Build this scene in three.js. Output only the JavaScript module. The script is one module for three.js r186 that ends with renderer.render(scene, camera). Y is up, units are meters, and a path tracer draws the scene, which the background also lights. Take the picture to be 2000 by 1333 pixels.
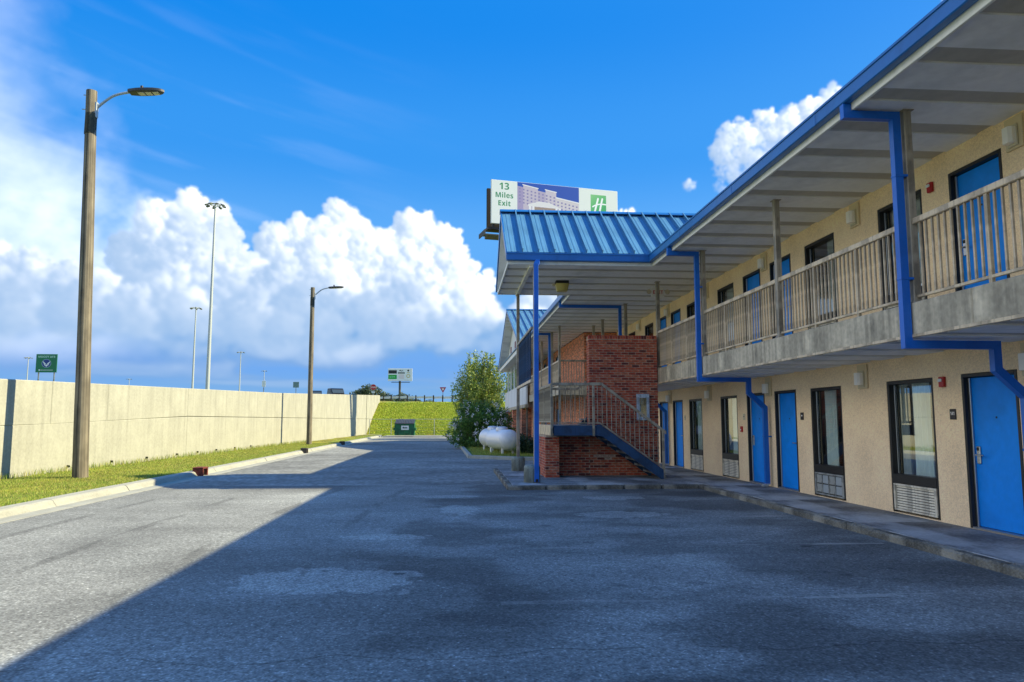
import * as THREE from 'three';
import { mergeGeometries } from 'three/addons/utils/BufferGeometryUtils.js';

// ---------------------------------------------------------------- camera, sun, exposure
const scene = new THREE.Scene();
const camera = new THREE.PerspectiveCamera(49.37, 1024 / 682, 0.1, 4000);
camera.rotation.order = 'YXZ';
camera.position.set(0, 1.57, 0);
camera.rotation.set(THREE.MathUtils.degToRad(6.121), THREE.MathUtils.degToRad(-4.314), 0);

const EXPOSURE = 1.85;
const renderer = new THREE.WebGLRenderer({ antialias: true });
renderer.setSize(1024, 682);
renderer.toneMapping = THREE.LinearToneMapping;
renderer.toneMappingExposure = EXPOSURE;
renderer.shadowMap.enabled = true;

const sun = new THREE.DirectionalLight(new THREE.Color(1.0, 0.85, 0.53), 5);
sun.position.set(60, 44.6, 0.3);
sun.target.position.set(0, 0, 0);
sun.castShadow = true;
sun.shadow.mapSize.set(4096, 4096);
Object.assign(sun.shadow.camera, { left: -90, right: 90, top: 90, bottom: -90, near: 1, far: 260 });
sun.shadow.radius = 1;
scene.add(sun, sun.target);

// ---------------------------------------------------------------- random and noise
function rng(seed) {
  let a = seed >>> 0;
  return () => { a = (a + 0x6D2B79F5) | 0; let t = Math.imul(a ^ (a >>> 15), 1 | a); t = (t + Math.imul(t ^ (t >>> 7), 61 | t)) ^ t; return ((t ^ (t >>> 14)) >>> 0) / 4294967296; };
}
const clamp = (x, a = 0, b = 1) => Math.min(b, Math.max(a, x));
const sstep = (a, b, x) => { const t = clamp((x - a) / (b - a)); return t * t * (3 - 2 * t); };
const lerp = (a, b, t) => a + (b - a) * t;
const HASH = new Float32Array(65536); { const r = rng(7); for (let i = 0; i < 65536; i++) HASH[i] = r(); }
const hsh = (x, y) => HASH[((x * 157 + y * 7919) ^ ((x * 13) >> 3)) & 65535];
function vnoise(x, y, px = 0, py = 0) {           // value noise 0..1, periodic when px, py are given
  let x0 = Math.floor(x), y0 = Math.floor(y); const fx = x - x0, fy = y - y0;
  let x1 = x0 + 1, y1 = y0 + 1;
  if (px) { x0 = ((x0 % px) + px) % px; x1 = ((x1 % px) + px) % px; }
  if (py) { y0 = ((y0 % py) + py) % py; y1 = ((y1 % py) + py) % py; }
  const u = fx * fx * (3 - 2 * fx), v = fy * fy * (3 - 2 * fy);
  const a = hsh(x0, y0), b = hsh(x1, y0), c = hsh(x0, y1), d = hsh(x1, y1);
  return a + (b - a) * u + (c - a) * v + (a - b - c + d) * u * v;
}
function fbm(x, y, oct = 4, px = 0, py = 0) {
  let s = 0, w = 0.5, n = 0;
  for (let i = 0; i < oct; i++) { s += w * vnoise(x + i * 17, y + i * 31, px, py); n += w; w *= 0.5; x *= 2; y *= 2; px *= 2; py *= 2; }
  return s / n;
}
const lin = (c) => { c /= 255; return c <= 0.04045 ? c / 12.92 : Math.pow((c + 0.055) / 1.055, 2.4); };

// ---------------------------------------------------------------- sky: air and clouds by azimuth (0 = down the lot, + = right) and elevation
function makeSky() {
  const W = 4096, H = 2048, data = new Float32Array(W * H * 4), K = 1.12 / EXPOSURE;
  const L3 = (r, g, b) => [lin(r) * K, lin(g) * K, lin(b) * K];
  const stops = [[-90, L3(92, 100, 92)], [-1, L3(126, 160, 190)], [0, L3(150, 190, 226)], [1.8, L3(118, 168, 220)], [4, L3(86, 146, 214)], [8, L3(96, 160, 224)], [13, L3(92, 166, 238)], [20, L3(52, 146, 232)], [30, L3(10, 130, 226)], [50, L3(6, 126, 224)], [90, L3(6, 122, 222)]];
  const air = (e) => { let i = 0; while (i < stops.length - 2 && e > stops[i + 1][0]) i++; const [e0, c0] = stops[i], [e1, c1] = stops[i + 1], t = sstep(0, 1, (e - e0) / (e1 - e0)); return [0, 1, 2].map((k) => lerp(c0[k], c1[k], t)); };
  const rows = []; for (let j = 0; j < H; j++) rows.push(air(((j + 0.5) / H - 0.5) * 180));
  // sunlit cloud and veil are brighter than the picture's white, as in the photograph, where they clip
  const up = (c, k) => c.map((v) => v * k), white = up(L3(254, 253, 250), 1.5), veil = up(L3(250, 250, 251), 1.75), grey = L3(176, 202, 234), deep = L3(122, 168, 218);
  const sd = sun.position.clone().normalize();
  const D = W / 360;
  for (let j = 0; j < H; j++) {
    const e = ((j + 0.5) / H - 0.5) * 180, [r, g, b] = rows[j];
    for (let i = 0; i < W; i++) {
      // azimuth from -z: texture column 0.25 is -z, growing to the right
      let a = ((i + 0.5) / W - 0.25) * 360; if (a > 180) a -= 360;
      const o = (j * W + i) * 4; let R = r, G = g, Bl = b;
      if (e > 0) {
        const al = a < -110 ? -220 - a : a;         // the veil thins out again behind the viewer
        // brighter air around the sun
        const ce = Math.cos(e * Math.PI / 180), th = Math.acos(clamp(ce * Math.sin(a * Math.PI / 180) * sd.x + Math.sin(e * Math.PI / 180) * sd.y - ce * Math.cos(a * Math.PI / 180) * sd.z, -1, 1)) * 180 / Math.PI;
        const glow = (1.8 * Math.exp(-th / 11) + 0.22 * Math.exp(-th / 24)) * K; R += glow * 0.62; G += glow * 0.86; Bl += glow;
        // high thin veil to the left, torn at its upper edge
        const n1 = fbm(a * 0.24 + 40, e * 0.3 + 3, 6, 0, 0), n2 = fbm(a * 0.45 - e * 0.2, e * 0.6 + a * 0.1, 5);
        const lift = sstep(-19, -38, al);
        let v = sstep(-17.5, -27, al + (n1 - 0.5) * 9) * sstep(14 + lift * 24, 9 + lift * 8, e + (n1 - 0.5) * 12) * sstep(2.5, 7, e) * sstep(-176, -140, a);
        const thick = sstep(-31, -52, al);             // thickened out of view to add fill light on the facade
        v = v * lerp(0.26 + 0.36 * n2, 0.9 + 0.2 * n2, thick) * lerp(1, lerp(0.5, 1, thick), sstep(13, 21, e));
        // wisps that trail from it over the blue
        const w = sstep(0.46, 0.9, fbm(a * 0.14 + e * 0.22 + 4, e * 0.9 + a * 0.16, 6)) * sstep(2, -22, al) * sstep(9, 14, e) * sstep(32, 18, e) * 0.07;
        const s = clamp(v + w, 0, 0.97);
        R = lerp(R, veil[0], s); G = lerp(G, veil[1], s); Bl = lerp(Bl, veil[2], s);
        // low streaks near the horizon
        const q = sstep(0.5, 0.8, fbm(a * 0.09 + 9, e * 1.1, 4)) * sstep(0.2, 1.2, e) * sstep(7, 3.5, e) * 0.34;
        R = lerp(R, grey[0] * 1.1, q); G = lerp(G, grey[1] * 1.05, q); Bl = lerp(Bl, grey[2], q);
      }
      data[o] = R; data[o + 1] = G; data[o + 2] = Bl; data[o + 3] = 1;
    }
  }
  // cumulus: heads with smaller heads budding from them, drawn from far to near, lit from the right
  const rnd = rng(21), puffs = [];
  const sunDir = new THREE.Vector3(0.80, 0.52, 0.30).normalize();
  function head(a, e, r, dep, lit = 1, fade = 1) {
    puffs.push([a, e, r, dep, 0, 0, 1, r, lit, fade]);
    const n1 = Math.round(26);
    for (let k = 0; k < n1; k++) {
      const th = rnd() * 6.283, ph = Math.acos(1 - rnd() * 0.98), nx = Math.sin(ph) * Math.cos(th), ny = Math.sin(ph) * Math.sin(th) * 0.95, nz = Math.cos(ph);
      const r1 = r * (0.18 + rnd() * rnd() * 0.5), a1 = a + nx * r * 0.86, e1 = e + ny * r * 0.86, d1 = dep + nz * r * 0.8;
      puffs.push([a1, e1, r1, d1, nx, ny, nz, r, lit, fade]);
      for (let m = 0; m < 9; m++) {
        const t2 = rnd() * 6.283, p2 = Math.acos(1 - rnd() * 0.95), mx = Math.sin(p2) * Math.cos(t2), my = Math.sin(p2) * Math.sin(t2), mz = Math.cos(p2);
        const r2 = r1 * (0.26 + rnd() * 0.28);
        puffs.push([a1 + mx * r1 * 0.9, e1 + my * r1 * 0.9, r2, d1 + mz * r1 * 0.85, (nx + mx) * 0.6, (ny + my) * 0.6, (nz + mz) * 0.6, r, lit, fade]);
      }
    }
  }
  // [azimuth, elevation, radius, depth order, how lit]
  const heads = [
    // left tower
    [-21.6, 13.3, 1.9, 2, 1], [-19.8, 13.8, 2.0, 2.4, 1], [-17.9, 13.5, 1.7, 2.1, 1], [-19.0, 11.2, 2.6, 3, 1], [-17.2, 11.0, 2.0, 3, 0.95], [-23.4, 11.4, 1.5, 1.5, 0.72], [-22.0, 10.2, 2.2, 1.6, 0.62], [-20.0, 8.8, 2.2, 3.2, 0.92], [-17.4, 8.6, 2.0, 3.4, 0.9],
    // low bank at far left
    [-31.5, 9.6, 1.9, 2.5, 0.9], [-29.4, 9.4, 1.6, 2.8, 0.9], [-27.2, 9.3, 1.4, 2.7, 0.95], [-25.2, 9.0, 1.3, 2.6, 0.95], [-34, 9.0, 2.2, 2.4, 0.9], [-37.5, 9.6, 2.6, 2.2, 0.9], [-41, 8.6, 2.2, 2.2, 0.9],
    // middle tower
    [-13.6, 13.0, 1.5, 2, 0.95], [-12.2, 13.6, 1.4, 2.1, 0.98], [-8.9, 14.6, 1.75, 2.6, 1], [-10.4, 12.6, 2.2, 2.8, 0.95], [-7.4, 12.6, 2.3, 3, 1], [-13.2, 11.0, 1.9, 2.4, 0.8], [-9.6, 10.4, 2.3, 3.3, 0.95], [-6.6, 10.2, 2.0, 3.3, 0.95], [-14.8, 9.6, 1.6, 2.5, 0.74],
    // right tower
    [-5.2, 13.4, 1.3, 2.6, 1], [-3.3, 14.1, 1.75, 3, 1], [-1.4, 13.2, 1.8, 3.2, 1], [-3.6, 11.6, 2.3, 3.8, 1], [-0.6, 11.2, 2.1, 4, 1], [1.0, 9.6, 1.8, 4.2, 1], [-5.2, 10.0, 1.7, 4.1, 0.78], [-2.6, 9.0, 2.2, 4.6, 0.95], [0.4, 7.9, 1.9, 4.8, 0.92], [2.4, 8.2, 1.2, 4.1, 0.95],
    // feet and shaded middle
    [-12.0, 8.6, 1.8, 4.4, 0.6], [-9.4, 8.2, 1.7, 4.5, 0.58], [-6.6, 7.9, 1.9, 5, 0.62], [-15.4, 8.0, 1.7, 4, 0.8], [-4.2, 7.2, 1.7, 5.4, 0.7], [-1.2, 6.6, 1.7, 5.6, 0.78], [-23.0, 7.6, 1.8, 3.6, 0.8], [-26.5, 7.4, 1.8, 3.4, 0.7], [-30.5, 7.4, 2.0, 3.2, 0.7], [-19.6, 6.9, 1.7, 4.6, 0.74], [-16.2, 6.6, 1.7, 4.8, 0.7], [-13, 6.7, 1.6, 5, 0.66], [-10, 6.6, 1.6, 5.2, 0.6],
    // bank goes on behind the building; unseen heads all round added for fill light
    [5.5, 7.4, 2.0, 3, 0.9], [8.6, 8.6, 2.2, 3, 0.95], [11.4, 13.2, 1.7, 3, 1], [13.0, 14.4, 1.4, 3.1, 1], [14.8, 14.2, 1.2, 3.1, 1], [12.6, 11.4, 2.2, 3, 0.9], [16, 10, 2.2, 3, 0.9], [20, 8, 2, 3, 0.9], ...Array.from({ length: 34 }, (_, k) => { const h = HASH[k * 37 + 5], q = HASH[k * 91 + 17]; return [k < 26 ? -47 - k * 6.2 : 46 + (k - 26) * 8, 8.4 + h * 4, 2.4 + q * 1.6, 2, 0.95]; }),
    // clouds over the near roof
    [20.6, 19.6, 0.9, 2.7, 0.9, 0.3], [21.0, 18.2, 0.9, 2.6, 0.85, 0.18], [23.2, 17.4, 1.2, 2.5, 0.85, 0.16], [21.3, 20.9, 0.75, 3, 0.95, 0.5], [22.4, 20.6, 1.05, 3, 1, 0.5], [23.9, 21.2, 0.95, 3.1, 1, 0.55], [25.4, 21.3, 1.0, 3.1, 1, 0.55], [27.0, 21.9, 0.8, 3.2, 1, 0.55], [21.4, 19.8, 1.3, 2.6, 0.9, 0.3], [22.6, 18.4, 1.5, 2.5, 0.85, 0.22], [25.2, 18.6, 1.6, 2.5, 0.85, 0.3], [27.6, 19.4, 1.6, 2.5, 0.9, 0.4], [23.0, 19.3, 1.3, 2.8, 0.85, 0.32], [24.8, 19.9, 1.3, 2.9, 0.9, 0.42], [26.6, 20.6, 1.3, 3, 0.95, 0.5], [24.0, 18.0, 1.1, 2.7, 0.8, 0.2], [28.6, 21.0, 1.6, 3, 0.95, 0.6], [18.1, 17.5, 0.5, 3, 0.85, 0.3], [20.4, 17.2, 0.5, 3, 0.85, 0.2], [37.2, 27.3, 1.3, 3, 0.95, 0.5], [39.6, 26.8, 1.6, 3, 0.95, 0.5],
  ];
  for (const h of heads) head(...h);
  puffs.sort((p, q) => p[3] - q[3]);
  const lite = new THREE.Vector3(), mask = new Float32Array(W * H);
  // soft body of the bank behind and below the heads
  for (let j = Math.floor((2.5 / 180 + 0.5) * H); j < (14 / 180 + 0.5) * H; j++) for (let i = 0; i < W; i++) {
    const e = ((j + 0.5) / H - 0.5) * 180, a = ((i + 0.5) / W - 0.25) * 360; const aw = a > 180 ? a - 360 : a; if (aw > 10) continue;
    const n = fbm(a * 0.3 + 5, e * 0.6, 5), m = fbm(a * 0.75 + 50, e * 1.1 + 8, 4);
    const al = sstep(3.6, 6.6, e + (n - 0.5) * 3.4) * sstep(10.5, 8, e + (m - 0.5) * 4) * sstep(5, 2, aw + (n - 0.5) * 4) * 0.92;
    const s = clamp(0.30 + (n - 0.5) * 1.5 + (m - 0.5) * 0.8 + (e - 6) * 0.085, 0, 0.52), o = (j * W + i) * 4;
    for (let k = 0; k < 3; k++) { const c = s < 0.4 ? lerp(deep[k], grey[k], s / 0.4) : lerp(grey[k], white[k], sstep(0.4, 1.0, s)); data[o + k] = lerp(data[o + k], c, al); }
    mask[j * W + i] = al;
  }
  for (const [a, e, r, dep, bx, by, bz, R0, lit, fade] of puffs) {
    const ce = Math.cos(e * Math.PI / 180), x0 = Math.floor(((a - r * 1.5 / ce) / 360 + 0.25) * W), x1 = Math.ceil(((a + r * 1.5 / ce) / 360 + 0.25) * W), y0 = Math.floor(((e - r * 1.5) / 180 + 0.5) * H), y1 = Math.ceil(((e + r * 1.5) / 180 + 0.5) * H);
    const soft = Math.max(0.16, r * (r > 1 ? 0.25 : 0.55));
    for (let j = y0; j <= y1; j++) for (let i = x0; i <= x1; i++) {
      const ea = ((j + 0.5) / H - 0.5) * 180, aa = ((i + 0.5) / W - 0.25) * 360;
      const dx = (aa - a) * ce, dy = ea - e, nz = vnoise(aa * 2.6 + 200, ea * 2.6 + 90) - 0.5 + 0.6 * (vnoise(aa * 6.1 + 300, ea * 6.1 + 190) - 0.5);
      const d = Math.hypot(dx, dy) + nz * Math.min(0.34, r * 0.5);
      if (d > r) continue;
      let al = sstep(0, 1, (r - d) / soft) * fade * sstep(4.3, 8.2, ea + nz * 2.2);
      if (al <= 0.003) continue;
      const z = Math.sqrt(Math.max(0, r * r - dx * dx - dy * dy)) / r;
      lite.set(dx / r + bx * 1.15, dy / r + by * 1.15, z * 0.7 + bz * 0.6 + 0.25).normalize();
      let s = clamp(0.58 + 0.52 * lite.dot(sunDir)) * lit;
      s = clamp(s + 0.24 * (fbm(aa * 0.7 + 11, ea * 0.9, 3) - 0.5) + 0.12 * nz);
      s = lerp(s, 0.80 * lit, 0.28) * lerp(0.66, 1, sstep(5.2, 9.5, ea));
      const o = (((j + H) % H) * W + ((i + W) % W)) * 4;
      for (let k = 0; k < 3; k++) {
        const c = s < 0.45 ? lerp(deep[k], grey[k], s / 0.45) : lerp(grey[k], white[k], Math.pow(clamp((s - 0.45) / 0.55), 1.7));
        data[o + k] = lerp(data[o + k], c, al);
      }
      mask[o / 4] = Math.max(mask[o / 4], al);
    }
  }
  // parts of the bank that other parts of it keep from the sun, and its misty foot
  const copy = data.slice();
  for (let j = Math.floor((3 / 180 + 0.5) * H); j < (17 / 180 + 0.5) * H; j++) for (let i = 2; i < W - 2; i++) {
    const M = mask[j * W + i]; if (M < 0.01) continue;
    const e = ((j + 0.5) / H - 0.5) * 180, a = ((i + 0.5) / W - 0.25) * 360, o = (j * W + i) * 4; if (a > 8) continue;
    const f = fbm(a * 0.24 + 71, e * 0.42 + 33, 5), g2 = fbm(a * 0.9 + 3, e * 1.2 + 77, 3);
    const q = M * sstep(0.47, 0.66, f + (g2 - 0.5) * 0.26 + (9.5 - e) * 0.016) * 0.5, soft = sstep(12, 7, e + (g2 - 0.5) * 5);
    for (let k = 0; k < 3; k++) {
      const c0 = copy[o + k]; let b5 = 0; for (let y = -2; y <= 2; y++) for (let x = -2; x <= 2; x++) b5 += copy[o + (y * W + x) * 4 + k];
      const c = lerp(c0, b5 / 25, 0.5 + 0.45 * soft);
      data[o + k] = lerp(c, lerp(deep[k], grey[k], 0.55), q);
    }
  }
  const t = new THREE.DataTexture(data, W, H, THREE.RGBAFormat, THREE.FloatType);
  t.mapping = THREE.EquirectangularReflectionMapping; t.magFilter = t.minFilter = THREE.LinearFilter; t.wrapS = THREE.RepeatWrapping; t.needsUpdate = true;
  return t;
}
const skyTexture = makeSky();
scene.background = skyTexture;
scene.environment = skyTexture;

// ---------------------------------------------------------------- textures and materials
function tex(w, h, fn, srgb = true) {
  const d = new Uint8Array(w * h * 4);
  for (let j = 0; j < h; j++) for (let i = 0; i < w; i++) { const c = fn(i / w, j / h, i, j), o = (j * w + i) * 4; d[o] = clamp(c[0], 0, 255); d[o + 1] = clamp(c[1], 0, 255); d[o + 2] = clamp(c[2], 0, 255); d[o + 3] = 255; }
  const t = new THREE.DataTexture(d, w, h, THREE.RGBAFormat); t.wrapS = t.wrapT = THREE.RepeatWrapping; t.magFilter = THREE.LinearFilter; t.minFilter = THREE.LinearMipmapLinearFilter; t.generateMipmaps = true;
  if (srgb) t.colorSpace = THREE.SRGBColorSpace; t.needsUpdate = true; return t;
}
const rep = (t, sx, sy) => { const c = t.clone(); c.repeat.set(1 / sx, 1 / sy); c.needsUpdate = true; return c; };   // uv are metres
function std(color, rough = 0.7, extra = {}) { return new THREE.MeshStandardMaterial({ color, roughness: rough, ...extra }); }
const rT = rng(99);
const grainBump = tex(512, 512, (u, v) => { const n = fbm(u * 64, v * 64, 3, 64, 64) * 255; return [n, n, n]; }, false);
const softBump = tex(256, 256, (u, v) => { const n = fbm(u * 8, v * 8, 4, 8, 8) * 255; return [n, n, n]; }, false);
// tint: neutral multiplier map with grime
const grimeTex = tex(512, 512, (u, v) => { const n = fbm(u * 6, v * 6, 5, 6, 6), m = fbm(u * 40, v * 40, 3, 40, 40), s = fbm(u * 30 + 5, v * 3, 3, 30, 3); const k = 255 * (1 - 0.24 * sstep(0.45, 0.8, n) - 0.10 * (m - 0.4) - 0.14 * sstep(0.55, 0.85, s)); return [k, k * 0.99, k * 0.965]; });
const grimeSoft = tex(512, 512, (u, v) => { const n = fbm(u * 5 + 3, v * 5, 5, 5, 5), m = fbm(u * 44, v * 44, 3, 44, 44); const k = 255 * (0.985 - 0.07 * sstep(0.5, 0.8, n) - 0.05 * (m - 0.4)); return [k, k * 0.995, k * 0.985]; });
const stuccoTex = tex(1024, 1024, (u, v) => { const n = fbm(u * 5, v * 5, 4, 5, 5), m = vnoise(u * 240, v * 240, 240, 240), q = fbm(u * 90 + 9, v * 90, 3, 90, 90); const k = 1 + (n - 0.5) * 0.10 + (m - 0.5) * 0.13 + (q - 0.5) * 0.10; return [248 * k, 218 * k, 176 * k]; });
const stuccoBump = tex(512, 512, (u, v) => { const n = (0.6 * fbm(u * 70, v * 70, 3, 70, 70) + 0.4 * vnoise(u * 170, v * 170, 170, 170)) * 255; return [n, n, n]; }, false);
const slabTex = tex(1024, 512, (u, v) => { const n = fbm(u * 9, v * 5, 5, 9, 5), st = fbm(u * 60, v * 2 + 4, 4, 60, 2), f = fbm(u * 90, v * 45, 3, 90, 45); const k = 0.96 + (n - 0.5) * 0.42 + (st - 0.5) * 0.34 + (f - 0.5) * 0.2; return [188 * k, 176 * k, 150 * k]; });
const walkTex = tex(1024, 1024, (u, v) => { const n = fbm(u * 4, v * 7, 5, 4, 7), w = sstep(0.52, 0.72, fbm(u * 7 + 3, v * 3, 5, 7, 3)), f = fbm(u * 120, v * 120, 2, 120, 120); const k = 0.72 + (n - 0.5) * 0.7 + (f - 0.5) * 0.3; return [lerp(164 * k, 214, w * 0.5), lerp(168 * k, 216, w * 0.5), lerp(168 * k, 214, w * 0.5)]; });
const wallTex = tex(1024, 1024, (u, v) => { const st = fbm(u * 46, v * 2.0, 4, 46, 2), n = fbm(u * 6, v * 6, 5, 6, 6), f = fbm(u * 100, v * 100, 2, 100, 100), d = sstep(0.6, 0.85, fbm(u * 22 + 7, v * 1, 3, 22, 1)); const k = 1 + (st - 0.5) * 0.08 + (n - 0.5) * 0.14 + (f - 0.5) * 0.10 - d * 0.05; return [159 * k, 161 * k, 150 * k]; });
const woodTex = tex(512, 1024, (u, v) => { const g = fbm(u * 40, v * 3, 4, 40, 3), c = sstep(0.66, 0.74, fbm(u * 26 + 8, v * 1.0, 3, 26, 1)), n = fbm(u * 5, v * 9, 4, 5, 9); const k = 0.88 + (g - 0.5) * 0.5 + (n - 0.5) * 0.3 - c * 0.3; return [134 * k, 127 * k, 110 * k]; });
const grassTex = tex(1024, 1024, (u, v) => { const n = fbm(u * 9, v * 9, 5, 9, 9), f = fbm(u * 170, v * 170, 2, 170, 170), y = sstep(0.5, 0.75, fbm(u * 5 + 4, v * 5, 4, 5, 5)); const k = 0.72 + (n - 0.5) * 0.5 + (f - 0.5) * 0.9; return [lerp(142, 182, y) * k, lerp(168, 178, y) * k, lerp(38, 56, y) * k]; });
const brickFace = tex(256, 256, (u, v) => { const n = fbm(u * 7, v * 7, 4, 7, 7), f = fbm(u * 50, v * 50, 2, 50, 50); const k = 255 * (0.84 + (n - 0.5) * 0.55 + (f - 0.5) * 0.3); return [k, k, k]; });
const brickFar = tex(1024, 1024, (u, v) => {        // far brickwork, pieces too small to tell apart: 2 m x 2 m
  const r = Math.floor(v * 29), fy = v * 29 - r, x = u * 10 + (r % 2) * 0.5, c = Math.floor(x) % 10, fx = x - Math.floor(x), h = hsh(c + 3, r + 11), n = fbm(u * 60, v * 60, 2, 60, 60);
  const mort = fy < 0.16 || fx < 0.06; const k = (0.72 + h * 0.5) * (0.85 + 0.3 * n); return mort ? [216 * (0.8 + .3 * n), 196 * (0.8 + .3 * n), 172 * (0.8 + .3 * n)] : [204 * k, 118 * k, 82 * k];
});
const roofTex = tex(256, 512, (u, v) => { const n = fbm(u * 4, v * 5, 4, 4, 5), s = fbm(u * 34, v * 1.0, 3, 34, 1); const k = 0.95 + (n - 0.5) * 0.14 + (s - 0.5) * 0.16; return [92 * k, 146 * k, 182 * k]; });

const M = {
  stucco: new THREE.MeshStandardMaterial({ map: rep(stuccoTex, 2.4, 2.4), bumpMap: rep(stuccoBump, 0.9, 0.9), bumpScale: 0.0018, roughness: 0.95 }),
  slab: new THREE.MeshStandardMaterial({ map: rep(slabTex, 4, 2), bumpMap: rep(grainBump, 0.8, 0.8), bumpScale: 0.002, roughness: 0.9 }),
  walk: new THREE.MeshStandardMaterial({ map: rep(walkTex, 4, 4), bumpMap: rep(grainBump, 0.7, 0.7), bumpScale: 0.003, roughness: 0.8 }),
  kerbOld: new THREE.MeshStandardMaterial({ map: rep(walkTex, 2.6, 1.7), color: 0xe0d7c4, bumpMap: rep(softBump, 0.3, 0.3), bumpScale: 0.02, roughness: 0.95 }),
  kerb: new THREE.MeshStandardMaterial({ map: rep(wallTex, 2.3, 2.3), color: 0xffffff, bumpMap: rep(grainBump, 0.6, 0.6), bumpScale: 0.003, roughness: 0.92 }),
  cwall: new THREE.MeshStandardMaterial({ map: rep(wallTex, 5, 5), bumpMap: rep(grainBump, 1.2, 1.2), bumpScale: 0.0015, roughness: 0.92 }),
  wood: new THREE.MeshStandardMaterial({ map: rep(woodTex, 1, 3.1), bumpMap: rep(woodTex, 1, 3.1), bumpScale: 0.008, roughness: 0.92 }),
  woodDark: new THREE.MeshStandardMaterial({ map: rep(woodTex, 1, 3.1), color: 0x9aa3a0, roughness: 0.9 }),
  grass: new THREE.MeshStandardMaterial({ map: rep(grassTex, 7, 7), bumpMap: rep(grainBump, 1.3, 1.3), bumpScale: 0.03, roughness: 1 }),
  brickFar: new THREE.MeshStandardMaterial({ map: rep(brickFar, 2, 2), roughness: 0.92 }),
  mortar: std(0xb6a492, 1, { map: rep(grimeTex, 0.7, 0.7) }),
  soffit: std(0xf8f9fa, 0.75, { map: rep(grimeSoft, 3.3, 3.3) }),
  soffitStrip: std(0xc4bfb4, 0.85, { map: rep(grimeSoft, 2.7, 2.7) }),  // darker than the panels: shade of the recessed bands put into the colour
  fascia: std(0xf0f0e8, 0.6, { map: rep(grimeSoft, 2.1, 2.1) }),
  siding: std(0xe2e4e2, 0.75, { map: rep(grimeSoft, 2.5, 2.5) }),
  roof: new THREE.MeshStandardMaterial({ map: rep(roofTex, 0.8, 2.2), roughness: 0.38, metalness: 0.15 }),
  gutter: std(0x1f6cb4, 0.36, { map: rep(grimeSoft, 1.9, 1.9), metalness: 0.1 }),
  pipe: std(0x0868cc, 0.4, { map: rep(grimeSoft, 1.3, 1.3) }),
  pipeSheen: std(0x0f4cae, 0.34),
  taupe: std(0xa39a8a, 0.55, { map: rep(grimeTex, 0.9, 1.3) }),
  rail: std(0xdcc8a8, 0.5, { map: rep(grimeTex, 1.1, 1.1) }),
  stairRail: std(0xaca28e, 0.5, { map: rep(grimeTex, 0.8, 0.8) }),
  navy: std(0x1c466e, 0.5, { map: rep(grimeTex, 1.1, 1.1) }),
  doorBlue: new THREE.MeshPhysicalMaterial({ color: 0x0090fc, roughness: 0.5, map: rep(grimeSoft, 2.9, 2.9), specularIntensity: 0.5, bumpMap: rep(softBump, 0.5, 0.5), bumpScale: 0.002 }),
  bronze: std(0x2b2a29, 0.45, { metalness: 0.3 }),
  black: std(0x0c0c0d, 0.6),
  silver: std(0xb4b8ba, 0.32, { metalness: 0.85 }),
  steel: std(0x9aa1a4, 0.42, { metalness: 0.6, map: rep(grimeTex, 0.8, 0.8) }),
  galv: std(0xa9b2b6, 0.55, { metalness: 0.35 }),
  railSteel: std(0xd6dcdc, 0.6, { metalness: 0.1 }),
  glass: new THREE.MeshPhysicalMaterial({ color: 0xe8f4f2, roughness: 0.015, transmission: 1, thickness: 0, ior: 2.9, specularIntensity: 1 }),
  curtain: new THREE.MeshPhysicalMaterial({ color: 0xf6faf6, roughness: 1, transmission: 0.12, thickness: 0, side: THREE.DoubleSide }),
  drape: std(0xb9b7ae, 0.95, { side: THREE.DoubleSide }),
  room: std(0x9a9284, 0.9), roomDark: std(0x5d564d, 0.9), carpet: std(0x3a3436, 1),
  white: std(0xe4e6e4, 0.5), cream: std(0xcfc3a4, 0.6), lampLens: std(0xfff8ea, 0.4), plate: std(0xdcc8a0, 0.85, { bumpMap: rep(stuccoBump, 0.9, 0.9), bumpScale: 0.003 }),
  ptac: std(0xe4decd, 0.55, { map: rep(grimeTex, 0.8, 0.8) }), ptacGrey: std(0x9fa4a4, 0.5, { map: rep(grimeTex, 0.7, 0.7) }),
  red: std(0xb01219, 0.4), yellow: std(0xd7bd3c, 0.45), signDark: std(0x2a2422, 0.5),
  tank: new THREE.MeshPhysicalMaterial({ color: 0xeef0f2, roughness: 0.34, map: rep(grimeSoft, 2.2, 2.2), clearcoat: 0.25, clearcoatRoughness: 0.3 }),
  bollard: std(0x8f9a94, 0.85, { map: rep(grimeTex, 0.9, 0.9), bumpMap: rep(grainBump, 0.5, 0.5), bumpScale: 0.003 }),
  binGreen: std(0x0d6b45, 0.55, { map: rep(grimeTex, 1.4, 1.4) }), binLid: std(0x2f3338, 0.6),
  paintDark: std(0x16191d, 0.3), tyre: std(0x141414, 0.9),
};
const brickMats = [[214, 106, 76], [198, 90, 66], [218, 120, 86], [182, 80, 62], [158, 72, 60], [212, 128, 96], [122, 62, 58], [204, 110, 80], [214, 186, 168]].map((c) => new THREE.MeshStandardMaterial({ color: new THREE.Color(lin(c[0]), lin(c[1]), lin(c[2])), map: rep(brickFace, 0.23, 0.23), roughness: 0.92 }));

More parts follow.
